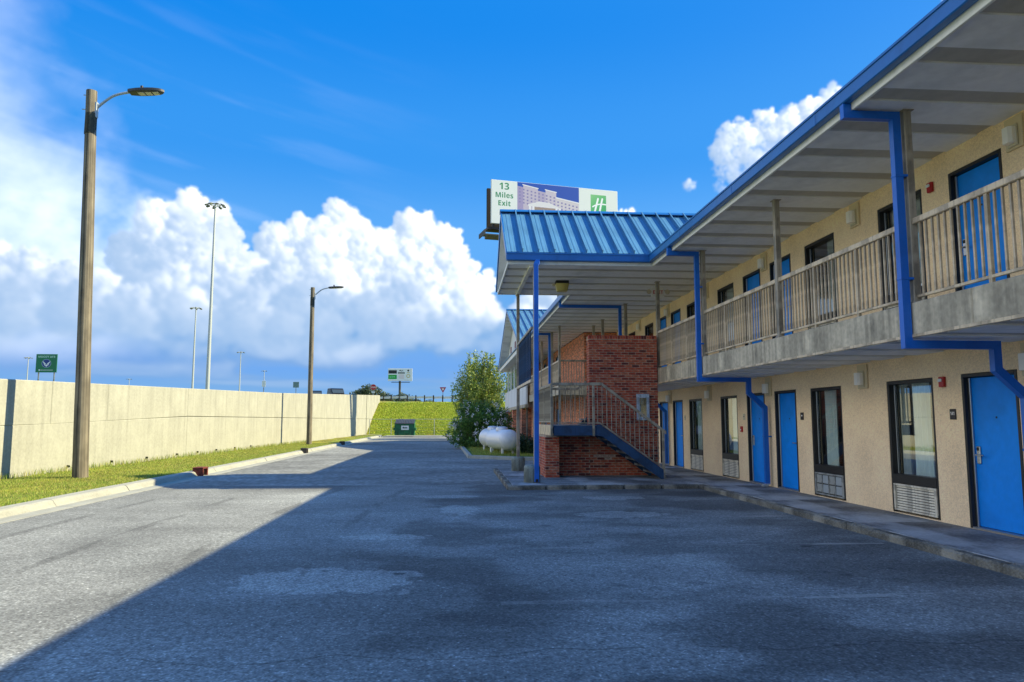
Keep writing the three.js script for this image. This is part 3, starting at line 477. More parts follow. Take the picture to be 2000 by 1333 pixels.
// ---------------------------------------------------------------- dumpster at the end of the lot
{
  const t = thing('dumpster', 'green metal dumpster with grey lids at the foot of the grass bank', 'dumpster', null, [-5.07, 0, -75.6]);
  mesh('body', prismX([[0.75, 0.12], [0.75, 1.22], [-0.75, 1.62], [-0.75, 0.12]], -0.98, 0.98), M.binGreen, t);
  for (const s of [-1, 1]) { const l = mesh('lid', boxGeo(0.96, 0.05, 1.66, 0.02), M.binLid, t); l.position.set(s * 0.485, 1.475, -0.01); l.rotation.x = 0.262; for (let k = 0; k < 6; k++) { const rb = mesh('rib', boxGeo(0.05, 0.03, 1.6, 0.008), std(0x43484e, 0.6), l); rb.position.set(-0.38 + k * 0.152, 0.035, 0); } }
  for (const s of [-1, 1]) mesh('lift_pocket', bx(s * 0.98, s * 1.12, 0.62, 0.86, -0.55, 0.6, 0.02), M.binGreen, t);
  for (const x of [-0.55, 0, 0.55]) mesh('stiffener', bx(x - 0.04, x + 0.04, 0.14, 0.5, 0.755, 0.79, 0.01), M.binGreen, t);
  const cv = document.createElement('canvas'); cv.width = 256; cv.height = 144; const x = cv.getContext('2d'); x.fillStyle = '#e9ece8'; x.fillRect(0, 0, 256, 144); x.fillStyle = '#31564e'; for (const [a, b, w, h] of [[46, 40, 54, 52], [104, 56, 38, 36], [146, 44, 22, 48], [172, 56, 36, 36], [40, 102, 176, 8]]) x.fillRect(a, b, w, h);
  const ct = new THREE.CanvasTexture(cv); ct.colorSpace = THREE.SRGBColorSpace; const pl = mesh('notice', new THREE.PlaneGeometry(0.74, 0.42), std(0xffffff, 0.6, { map: ct }), t); pl.position.set(0.05, 0.86, 0.757);
}
// ---------------------------------------------------------------- gas tanks on the island
function gasTank(x, z0, z1, turn, label) {
  const L = Math.abs(z1 - z0), R = 0.46, t = thing('gas_tank', label, 'gas tank', 'white gas tanks', [x, 0.09, (z0 + z1) / 2]); t.rotation.y = turn;
  const prof = []; for (let i = 0; i <= 12; i++) { const a = i / 12 * Math.PI / 2; prof.push(new THREE.Vector2(Math.sin(a) * R, -L / 2 + 0.36 - Math.cos(a) * 0.36)); } for (let i = 0; i <= 12; i++) { const a = i / 12 * Math.PI / 2; prof.push(new THREE.Vector2(Math.cos(a) * R, L / 2 - 0.36 + Math.sin(a) * 0.36)); }
  const g = new THREE.LatheGeometry(prof, 40).rotateX(Math.PI / 2).translate(0, 0.62, 0); mesh('shell', g, M.tank, t);
  for (const s of [-1, 1]) mesh('weld_band', new THREE.TorusGeometry(R + 0.001, 0.008, 6, 40).translate(0, 0.62, s * (L / 2 - 0.36)), M.tank, t);
  const dome = mesh('dome', new THREE.LatheGeometry([[0.27, 0], [0.27, 0.11], [0.25, 0.15], [0.17, 0.18], [0.001, 0.185]].map((p) => new THREE.Vector2(...p)), 24).translate(0, 1.03, 0), M.tank, t);
  const hinge = mesh('hinge', boxGeo(0.06, 0.05, 0.05, 0.008), M.galv, dome); hinge.position.set(0.275, 1.14, 0);
  for (const s of [-1, 1]) { mesh('leg', bx(-0.28, -0.2, -0.02, 0.34, s * L * 0.3 - 0.05, s * L * 0.3 + 0.05, 0.008), M.tank, t); mesh('leg', bx(0.2, 0.28, -0.02, 0.34, s * L * 0.3 - 0.05, s * L * 0.3 + 0.05, 0.008), M.tank, t); }
}
gasTank(2.10, -32.7, -35.4, 0.27, 'white gas tank nearer the stair, in front of the other tank');
gasTank(1.86, -36.0, -38.7, 0.22, 'white gas tank half hidden behind the nearer tank');
// ---------------------------------------------------------------- shrubs and trees
function shoots(seed, base, n, height, spread, leafN, leafL, leafW, cols, outline, weep = 0) {
  const r = rng(seed), P = [], C = [], stem = [], N = [], leaf = (c, d, l, w, col) => {
    const up = new THREE.Vector3(r() - 0.5, r() - 0.2, r() - 0.5).normalize(), s = new THREE.Vector3().crossVectors(d, up).normalize().multiplyScalar(w), nn = new THREE.Vector3().crossVectors(s, d).normalize(), m = c.clone().addScaledVector(d, l * 0.5), e = c.clone().addScaledVector(d, l).addScaledVector(nn, -l * 0.15);
    const a = m.clone().add(s), b = m.clone().sub(s); for (const v of [c, a, e, c, e, b]) { P.push(v.x, v.y, v.z); C.push(...col); }
  };
  for (let i = 0; i < n; i++) {
    const a = r() * 6.283, q = Math.sqrt(r()), tip = outline(a, q, r), p0 = new THREE.Vector3(base[0] + Math.cos(a) * q * 0.35, base[1], base[2] + Math.sin(a) * q * 0.35), p2 = new THREE.Vector3(base[0] + tip[0], base[1] + tip[1], base[2] + tip[2]), p1 = p0.clone().lerp(p2, 0.45); p1.y += tip[1] * 0.12;
    const c = new THREE.QuadraticBezierCurve3(p0, p1, p2);
    if (i % 3 === 0) stem.push(tubeBetween(p0.toArray(), c.getPoint(0.5).toArray(), 0.035, 0.02, 5), tubeBetween(c.getPoint(0.5).toArray(), c.getPoint(0.96).toArray(), 0.02, 0.006, 5));
    const tone = 0.7 + r() * 0.6;
    for (let k = 0; k < leafN; k++) {
      const t = 0.22 + 0.78 * Math.pow(r(), 0.75), pos = c.getPoint(t), dir = c.getTangent(t), off = new THREE.Vector3(r() - 0.5, r() - 0.5, r() - 0.5).normalize();
      pos.addScaledVector(off, (1.05 - t) * spread * r() + 0.05);
      const d = dir.clone().multiplyScalar(0.7).add(off).normalize(), col = cols[Math.floor(r() * cols.length)], kk = tone * (0.75 + r() * 0.5);
      leaf(pos, d, leafL * (0.6 + r() * 0.8), leafW * (0.7 + r() * 0.6), col.map((v) => v * kk));
    }
  }
  const g = new THREE.BufferGeometry(); g.setAttribute('position', new THREE.Float32BufferAttribute(P, 3)); g.setAttribute('color', new THREE.Float32BufferAttribute(C, 3)); g.computeVertexNormals();
  return [g, mergeGeometries(stem)];
}
const leafMat = new THREE.MeshPhysicalMaterial({ vertexColors: true, roughness: 0.6, side: THREE.DoubleSide, transmission: 0.3, thickness: 0 });
{
  const t = thing('flowering_tree', 'tall yellow green flowering tree beside the far building end', 'tree', null, [2.1, 0.05, -64]);
  const [g, s] = shoots(41, [0, 0, 0], 230, 7, 1.1, 95, 0.2, 0.05, [[0.2, 0.3, 0.04], [0.28, 0.36, 0.045], [0.33, 0.38, 0.05], [0.14, 0.24, 0.04]], (a, q, r) => { const h = 2.2 + r() * 5.2, w = 2.5 * Math.sin(clamp(h / 7.9) * Math.PI * 0.86 + 0.25) * (0.35 + 0.75 * q); return [Math.cos(a) * w, h, Math.sin(a) * w]; });
  mesh('crown', g, leafMat, t); mesh('trunk', s, M.wood, t);
}
{
  const t = thing('flowering_bush', 'dark green bush with white flowers behind the white gas tanks', 'bush', null, [1.5, 0.05, -42.4]);
  const [g, s] = shoots(57, [0, 0, 0], 210, 2.5, 0.7, 105, 0.15, 0.036, [[0.11, 0.25, 0.045], [0.16, 0.31, 0.05], [0.22, 0.36, 0.055], [0.08, 0.19, 0.04]], (a, q, r) => { const h = 0.35 + r() * 2.3, w = 2.15 * (0.35 + 0.7 * q) * Math.cos(clamp(h / 3.2) * 1.35); return [Math.cos(a) * w, h, Math.sin(a) * w]; });
  mesh('crown', g, leafMat, t); mesh('stems', s, M.wood, t);
  // flower clusters
  const r = rng(77), fl = []; for (let i = 0; i < 60; i++) { const a = r() * 3.3 - 0.1, h = 0.5 + r() * 1.9, w = 2.05 * Math.cos(clamp(h / 3.2) * 1.35) * (0.85 + r() * 0.25); const c = [Math.cos(a) * w, h, Math.sin(a) * w]; for (let k = 0; k < 10; k++) fl.push(new THREE.IcosahedronGeometry(0.014 + r() * 0.02, 0).translate(c[0] + (r() - 0.5) * 0.2, c[1] + (r() - 0.5) * 0.3, c[2] + (r() - 0.5) * 0.2)); }
  mesh('flowers', mergeGeometries(fl), std(0xe8e4e6, 0.8), t);
}
{
  const t = thing('low_shrub', 'low dark clipped shrub beside the far building wall', 'bush', null, [3.6, 0.05, -33.5]);
  const [g, s] = shoots(63, [0, 0, 0], 70, 1, 0.3, 60, 0.09, 0.03, [[0.03, 0.07, 0.025], [0.045, 0.095, 0.03]], (a, q, r) => { const h = 0.3 + r() * 0.6, w = 0.75 * (0.4 + 0.6 * q); return [Math.cos(a) * w, h, Math.sin(a) * w * 1.6]; });
  mesh('crown', g, leafMat, t); mesh('stems', s, M.wood, t);
}
// far trees beyond the guardrail
{
  const r = rng(91), lab = ['far round topped tree left of the stop sign', 'far tree just right of the stop sign', 'far low tree between stop sign and small billboard', 'far tree left of the small billboard pole', 'far broad tree right of the small billboard pole', 'far low tree right of the billboard, second one', 'far small tree left of the yield sign', 'far low tree behind the yield sign', 'far tree at the end behind the flowering tree'];
  const sp = [[-21.5, -170, 4.4], [-17.2, -150, 4.6], [-17.5, -185, 4.2], [-23.4, -240, 5.0], [-15.5, -215, 5.4], [-12.6, -230, 4.2], [-9.5, -260, 4.6], [-5, -280, 4.0], [1, -270, 4.6]];
  sp.forEach(([x, z, h], i) => {
    const t = thing('tree', lab[i], 'tree', 'far trees beyond the guardrail', [x, 4.1, z]);
    const P = [], C = [], w = h * 0.62; for (let k = 0; k < 2600; k++) { const a = r() * 6.283, b = Math.acos(2 * r() - 1), q = Math.cbrt(r()) * (0.72 + 0.5 * vnoise(a * 1.6 + i * 9, b * 2.2)); const c = new THREE.Vector3(Math.sin(b) * Math.cos(a) * w * q, h * 0.60 + Math.cos(b) * h * 0.42 * q, Math.sin(b) * Math.sin(a) * w * q); const s = 0.3; for (let m = 0; m < 3; m++) { P.push(c.x + (r() - 0.5) * s * 2, c.y + (r() - 0.5) * s * 1.4, c.z + (r() - 0.5) * s * 2); } const kk = 0.7 + r() * 0.6; for (let m = 0; m < 3; m++) C.push(0.05 * kk, 0.09 * kk, 0.035 * kk); }
    const g = new THREE.BufferGeometry(); g.setAttribute('position', new THREE.Float32BufferAttribute(P, 3)); g.setAttribute('color', new THREE.Float32BufferAttribute(C, 3)); g.computeVertexNormals(); mesh('crown', g, leafMat, t);
    mesh('trunk', tubeBetween([0, -0.3, 0], [0, h * 0.6, 0], 0.22, 0.1, 8), M.wood, t);
  });
}

// ---------------------------------------------------------------- motel, near wing
const XW = 7.08, SOF = 5.45, DECK = 3.0;
const near = thing('motel_building', 'two storey tan motel wing with blue doors, balcony and blue gutters', 'building', 'wings of the motel');
const PAIRS = [-0.85, -8.6, -16.35, -24.15], P2 = 7.76;
const doorsZ = [], winsZ = [];
for (const c of PAIRS) { doorsZ.push([c + 0.27, c + 1.32, 1], [c - 1.32, c - 0.27, -1]); winsZ.push([c + 1.95, c + 3.15], [c - 3.15, c - 1.95]); }
winsZ.push([-30.0, -28.8]);
function wallGeo(z0, z1, holes, x0, x1, y0, y1) {
  const s = new THREE.Shape([[-z0, y0], [-z1, y0], [-z1, y1], [-z0, y1]].map((p) => new THREE.Vector2(...p)));
  for (const [za, zb, ya, yb] of holes) s.holes.push(new THREE.Path([[-za, ya], [-za, yb], [-zb, yb], [-zb, ya]].map((p) => new THREE.Vector2(...p))));
  return new THREE.ExtrudeGeometry(s, { depth: x1 - x0, bevelEnabled: false }).rotateY(Math.PI / 2).translate(x0, 0, 0);
}
{
  const holes = [];
  for (const f of [0.1, DECK]) { for (const [a, b] of doorsZ) holes.push([Math.max(a, b), Math.min(a, b), f + 0.005, f + 2.12]); for (const [a, b] of winsZ) holes.push([Math.max(a, b), Math.min(a, b), f + 0.012, f + 2.11]); }
  G('wall', M.stucco, near, wallGeo(8, -32.2, holes, XW, XW + 0.2, 0.0, 5.49));
}
// rooms behind the wall
B('floor', M.carpet, near, XW + 0.2, 13, 0.02, 0.1, 8, -32.2); B('floor', M.carpet, near, XW + 0.2, 13, 2.62, DECK, 8, -32.2); B('ceiling', M.room, near, XW + 0.2, 13, 5.45, 5.5, 8, -32.2);
B('rear_wall', M.room, near, 13, 13.2, 0, 5.49, 8.2, -32.2); B('end_wall', M.stucco, near, XW, 13.0, 0, 5.49, 8.2, 8.0);
for (let z = -0.85 + P2 / 2; z > -31; z -= P2 / 2) B('room_wall', M.room, near, XW + 0.21, 12.98, 0.1, 5.44, z + 0.06, z - 0.06);
// doors
function door(parent, z0, z1, f, side, X = XW) {           // side -1: handle at the far edge
  const a = Math.max(z0, z1), b = Math.min(z0, z1), d = B('door', M.doorBlue, parent, X + 0.085, X + 0.13, f + 0.035, f + 2.06, a - 0.055, b + 0.055, 0.004);
  B('frame', M.bronze, d, X - 0.008, X + 0.16, f + 0.006, f + 2.115, a - 0.003, a - 0.05, 0.004); B('frame', M.bronze, d, X - 0.008, X + 0.16, f + 0.006, f + 2.115, b + 0.003, b + 0.05, 0.004); B('frame', M.bronze, d, X - 0.008, X + 0.16, f + 2.066, f + 2.115, a - 0.0505, b + 0.0505, 0.004);
  B('weather_strip', M.silver, d, X + 0.055, X + 0.083, f + 0.03, f + 2.06, b + 0.052, b + 0.082, 0.004); B('weather_strip', M.silver, d, X + 0.055, X + 0.083, f + 0.03, f + 2.06, a - 0.052, a - 0.072, 0.004);
  B('threshold', M.silver, d, X - 0.01, X + 0.17, f + 0.004, f + 0.03, a - 0.052, b + 0.052, 0.006);
  const hz = side < 0 ? b + 0.16 : a - 0.16;
  const lk = B('lock_plate', M.silver, d, X + 0.06, X + 0.084, f + 0.88, f + 1.12, hz - 0.035, hz + 0.035, 0.008);
  B('card_reader', M.black, d, X + 0.052, X + 0.062, f + 1.06, f + 1.105, hz - 0.02, hz + 0.02, 0.003);
  const g = mergeGeometries([tubeBetween([X + 0.02, f + 1.0, hz], [X + 0.07, f + 1.0, hz], 0.012, 0.012, 8), tubeBetween([X + 0.025, f + 1.0, hz], [X + 0.025, f + 1.0, hz - side * 0.14 * -1 * -1], 0.011, 0.011, 8)]);
  const h = mesh('handle', g, M.silver, d); h.position.set(-d.userData.origin[0], -d.userData.origin[1], -d.userData.origin[2]);
  B('peephole', M.black, d, X + 0.078, X + 0.086, f + 1.5, f + 1.525, (a + b) / 2 - 0.012, (a + b) / 2 + 0.012, 0.003);
  return d;
}
function pane(m) { const p = m.geometry.boundingBox || (m.geometry.computeBoundingBox(), m.geometry.boundingBox); m.geometry = new THREE.PlaneGeometry(p.max.z - p.min.z, p.max.y - p.min.y).rotateY(-Math.PI / 2); return m; }
function windowUnit(parent, z0, z1, f, X = XW) {
  const a = Math.max(z0, z1), b = Math.min(z0, z1), w = pane(B('window', M.glass, parent, X + 0.098, X + 0.104, f + 0.62, f + 2.06, a - 0.05, b + 0.05));
  B('frame', M.bronze, w, X + 0.004, X + 0.15, f + 0.02, f + 2.105, a - 0.004, a - 0.055, 0.004); B('frame', M.bronze, w, X + 0.004, X + 0.15, f + 0.02, f + 2.105, b + 0.004, b + 0.055, 0.004); B('frame', M.bronze, w, X + 0.004, X + 0.15, f + 2.05, f + 2.105, a - 0.0555, b + 0.0555, 0.004);
  B('sill', M.bronze, w, X - 0.006, X + 0.15, f + 0.475, f + 0.62, a - 0.0555, b + 0.0555, 0.006);
  B('sash', M.silver, w, X + 0.085, X + 0.097, f + 0.625, f + 2.045, b + 0.058, b + 0.075, 0.002);
  return w;
}
const curtainGeo = (w, h, amp, n, flare) => { const g = new THREE.PlaneGeometry(w, h, 40, 8), p = g.attributes.position; for (let i = 0; i < p.count; i++) { const u = p.getX(i) / w, v = p.getY(i) / h; p.setZ(i, Math.sin(u * n * 6.283) * amp + Math.sin(u * 17 + v * 2) * amp * 0.3); p.setX(i, p.getX(i) * (1 + flare * (0.5 - v))); } g.computeVertexNormals(); return g.rotateY(-Math.PI / 2); };
for (const f of [0.1, DECK]) {
  for (const [a, b, s] of doorsZ) door(near, a, b, f, s);
  for (const [a, b] of winsZ) windowUnit(near, a, b, f);
}
// balcony deck, its fascia and underside
const BX = 5.54;
for (let z = 8; z > -29.9; z -= 3.88) B('balcony_slab', M.slab, near, BX, XW - 0.002, 2.605, DECK, z, Math.max(z - 3.88 + 0.008, -30), 0.012);
B('drip_edge', M.rail, near, BX - 0.022, BX + 0.012, 2.572, 2.612, 8, -30, 0.004);
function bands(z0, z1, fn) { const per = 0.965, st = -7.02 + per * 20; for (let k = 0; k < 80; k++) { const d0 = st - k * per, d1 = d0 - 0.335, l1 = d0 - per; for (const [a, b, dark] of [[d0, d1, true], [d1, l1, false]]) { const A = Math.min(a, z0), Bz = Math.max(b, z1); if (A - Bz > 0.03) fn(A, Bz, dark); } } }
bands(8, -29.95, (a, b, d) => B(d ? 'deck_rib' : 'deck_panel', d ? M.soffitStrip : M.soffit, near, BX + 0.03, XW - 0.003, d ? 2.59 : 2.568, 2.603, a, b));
// upper soffit
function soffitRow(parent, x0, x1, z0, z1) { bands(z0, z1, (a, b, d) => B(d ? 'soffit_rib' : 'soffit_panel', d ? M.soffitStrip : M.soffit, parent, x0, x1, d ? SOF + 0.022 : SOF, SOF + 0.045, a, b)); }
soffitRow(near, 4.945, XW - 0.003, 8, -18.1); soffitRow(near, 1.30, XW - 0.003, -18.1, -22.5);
// roof, fascia, gutter of the near wing
G('roof', M.roof, near, prism([[4.84, 5.70], [4.84, 5.74], [12.6, 8.05], [20.4, 5.72], [20.4, 5.5], [4.95, 5.5], [4.95, 5.70]], 8.3, -32));
B('fascia', M.fascia, near, 4.90, 4.943, 5.425, 5.66, 8.2, -18.04, 0.004);
B('gutter', M.gutter, near, 4.78, 4.896, 5.51, 5.69, 8.2, -17.94, 0.012); B('gutter_lip', M.gutter, near, 4.765, 4.785, 5.665, 5.70, 8.2, -17.93, 0.004);
for (let z = 6; z > -17; z -= 3.05) B('gutter_joint', M.gutter, near, 4.774, 4.80, 5.506, 5.664, z, z - 0.06, 0.004);
// cross gable over the stair
const GZ0 = -17.93, GZ1 = -22.67, GR = [-20.3, 7.39];
G('gable_wall', M.siding, near, prismX([[GZ0 - 0.08, 5.5], [GR[0], 7.30], [GZ1 + 0.08, 5.5]], 1.85, 9.5));
G('rake_soffit', M.siding, near, prismX([[GZ0 - 0.02, 5.66], [GR[0], 7.35], [GR[0], 7.24], [GZ0 - 0.12, 5.50]], 1.245, 1.848)); G('rake_soffit', M.siding, near, prismX([[GZ1 + 0.02, 5.66], [GZ1 + 0.12, 5.50], [GR[0], 7.24], [GR[0], 7.35]], 1.245, 1.848));
G('rake_trim', M.gutter, near, prismX([[GZ0 + 0.01, 5.52], [GZ0 + 0.01, 5.70], [GR[0], 7.42], [GR[0], 7.26]], 1.205, 1.243)); G('rake_trim', M.gutter, near, prismX([[GZ1 - 0.01, 5.52], [GR[0], 7.26], [GR[0], 7.42], [GZ1 - 0.01, 5.70]], 1.205, 1.243));
function roofSlope(parent, x0, x1, ze, ye, zr, yr, pitch, skip = 0) {
  const L = Math.hypot(zr - ze, yr - ye), th = Math.atan2(yr - ye, Math.abs(zr - ze)), dir = Math.sign(ze - zr);
  const pg = mergeGeometries([boxGeo(pitch - 0.012, 0.02, L, 0.003), bx(-0.085, -0.055, 0.01, 0.017, -L / 2, L / 2, 0.002), bx(0.055, 0.085, 0.01, 0.017, -L / 2, L / 2, 0.002)]), sg = mergeGeometries([boxGeo(0.02, 0.09, L, 0.004), bx(-0.018, 0.018, 0.036, 0.048, -L / 2, L / 2, 0.003)]);
  for (let k = 0; x0 + (k + 0.5) * pitch < x1; k++) {
    const m = mesh('roof_panel', pg, M.roof, parent); m.position.set(x0 + (k + 0.5) * pitch, (ye + yr) / 2, (ze + zr) / 2); m.rotation.x = th * dir;
    const s = mesh('standing_seam', sg, M.roof, parent); s.position.set(x0 + (k + 1) * pitch, (ye + yr) / 2 + 0.042, (ze + zr) / 2 + 0.028 * dir); s.rotation.x = th * dir;
  }
}
roofSlope(near, 1.22, 9.2, GZ0, 5.71, GR[0], GR[1], 0.40); roofSlope(near, 1.22, 9.2, GZ1, 5.71, GR[0], GR[1], 0.40);
G('ridge_cap', M.gutter, near, prismX([[GR[0] + 0.17, 7.36], [GR[0] + 0.16, 7.385], [GR[0], 7.475], [GR[0] - 0.16, 7.385], [GR[0] - 0.17, 7.36], [GR[0], 7.45]], 1.19, 9.2));
B('fascia', M.fascia, near, 1.25, 4.944, 5.425, 5.64, -18.04, -18.085, 0.004);
B('gutter', M.gutter, near, 1.215, 4.86, 5.505, 5.685, -17.90, -18.036, 0.012); B('gutter_lip', M.gutter, near, 1.21, 4.85, 5.66, 5.695, -17.885, -17.905, 0.004);
B('fascia', M.fascia, near, 1.25, 3.5, 5.425, 5.64, -22.5, -22.54, 0.004); B('fascia', M.fascia, near, 1.252, 1.295, 5.425, 5.5, -18.09, -22.49, 0.004);
B('beam', M.fascia, near, 1.80, 1.90, 5.36, SOF - 0.002, -18.09, -22.45, 0.006);
// posts along the balcony edge
const postZ = [-0.85, -4.73, -8.6, -12.42, -16.35, -20.2, -24.15, -28.05, -29.93];
for (const z of postZ) { const p = B('column', M.taupe, near, 5.572, 5.668, DECK + 0.002, SOF - 0.001, z - 0.048, z + 0.048, 0.006); B('base_plate', M.taupe, p, 5.55, 5.69, DECK + 0.001, DECK + 0.014, z - 0.07, z + 0.07, 0.003); B('cap_plate', M.taupe, p, 5.55, 5.69, SOF - 0.014, SOF - 0.0015, z - 0.08, z + 0.08, 0.003); }
function railing(parent, axis, p, a, b, f, nSpan, mat = M.rail, h = 1.05) {   // axis 'z': runs along z at x = p
  const bxx = (name, par, u0, u1, y0, y1, w, ch) => axis === 'z' ? B(name, mat, par, p - w, p + w, y0, y1, u0, u1, ch) : B(name, mat, par, u0, u1, y0, y1, p - w, p + w, ch);
  const top = bxx('railing', parent, a, b, f + h - 0.075, f + h, 0.032, 0.008);
  bxx('bottom_rail', top, a, b, f + 0.06, f + 0.095, 0.018, 0.004);
  const span = (b - a) / nSpan, nb = Math.max(2, Math.round(Math.abs(span) / 0.113));
  for (let i = 0; i < nSpan; i++) {
    if (i) { const u = a + span * i; bxx('post', top, u - 0.024, u + 0.024, f + 0.004, f + h - 0.0755, 0.022, 0.004); }
    for (let k = 1; k < nb; k++) { const u = a + span * (i + k / nb); bxx('baluster', top, u - 0.0125, u + 0.0125, f + 0.0955, f + h - 0.0755, 0.0125, 0.002); }
  }
  return top;
}
for (let i = 0; i < postZ.length - 1; i++) { const a = postZ[i] - 0.05, b = postZ[i + 1] + 0.05; if (i === 5) { railing(near, 'z', 5.62, -21.75, b, DECK, 2); continue; } railing(near, 'z', 5.62, a, b, DECK, Math.max(1, Math.round(Math.abs(b - a) / 1.28))); }
railing(near, 'z', 5.62, 7.5, -0.8, DECK, 6);
// downspouts
for (const z of [-0.85, -8.6, -16.35]) {
  const d = G('downspout', M.pipe, near, pipePath([[4.84, 5.505], [4.84, 5.372], [5.472, 5.372], [5.472, 2.49], [6.60, 2.49], [6.60, 2.19], [6.96, 1.86], [6.96, 0.17]], 0.10, z - 0.045, z + 0.045));
  for (const [x, y] of [[5.472, 4.6], [5.472, 3.3]]) { const s = mesh('strap', bx(x - 0.056, x + 0.11, y - 0.015, y + 0.015, z - 0.051, z + 0.051, 0.003), M.pipe, d); }
  const s = mesh('strap', bx(6.9, 7.08, 1.2, 1.23, z - 0.051, z + 0.051, 0.003), M.pipe, d);
  mesh('outlet_shoe', prism([[6.91, 0.17], [7.01, 0.17], [6.95, 0.11], [6.84, 0.108], [6.84, 0.14]], z - 0.05, z + 0.05), M.galv, d);
}
{ const z = -24.35; G('downspout', M.pipe, near, pipePath([[3.46, 5.505], [3.46, 5.372], [5.472, 5.372], [5.472, 2.49], [6.60, 2.49], [6.60, 2.19], [6.96, 1.86], [6.96, 0.17]], 0.10, z - 0.045, z + 0.045)); }
// outer posts of the cross gable with concrete feet, and the screen railing between them
for (const [x, z, y1] of [[1.84, -17.98, 5.36], [1.85, -22.1, 5.36]]) {
  const cx = z > -19 ? 1.925 : x, p = B('column', M.taupe, near, cx - 0.045, cx + 0.045, 0.101, y1, z - 0.05, z + 0.05, 0.006);
  const prof = [[0, 0], [0.2, 0], [0.2, 0.34], [0.19, 0.385], [0.16, 0.41], [0.0, 0.415]].map((q) => new THREE.Vector2(...q)); const f = mesh('concrete_foot', new THREE.LatheGeometry(prof, 24), M.bollard, p); f.position.set(x - p.userData.origin[0], 0.101 - p.userData.origin[1], z - p.userData.origin[2]);
}
{ const d = G('downspout', M.pipe, near, mergeGeometries([bx(1.93, 2.04, 5.40, 5.52, -17.88, -17.99, 0.006), bx(1.875, 1.985, 0.12, 5.405, -17.735, -17.83, 0.006), bx(1.89, 2.02, 5.36, 5.45, -17.76, -17.96, 0.006)])); mesh('outlet_shoe', bx(1.90, 1.965, 0.125, 0.19, -17.725, -17.737, 0.003), M.black, d); }
{ const t = B('screen_railing', M.taupe, near, 1.82, 1.88, 3.80, 3.87, -18.035, -22.045, 0.006); B('bottom_rail', M.rail, t, 1.81, 1.89, 2.50, 2.575, -18.035, -22.045, 0.006); for (let k = 1; k < 10; k++) { const z = -18.035 - k * 0.401; B('bar', M.navy, t, 1.832, 1.868, 2.576, 3.799, z - 0.013, z + 0.013, 0.003); } }

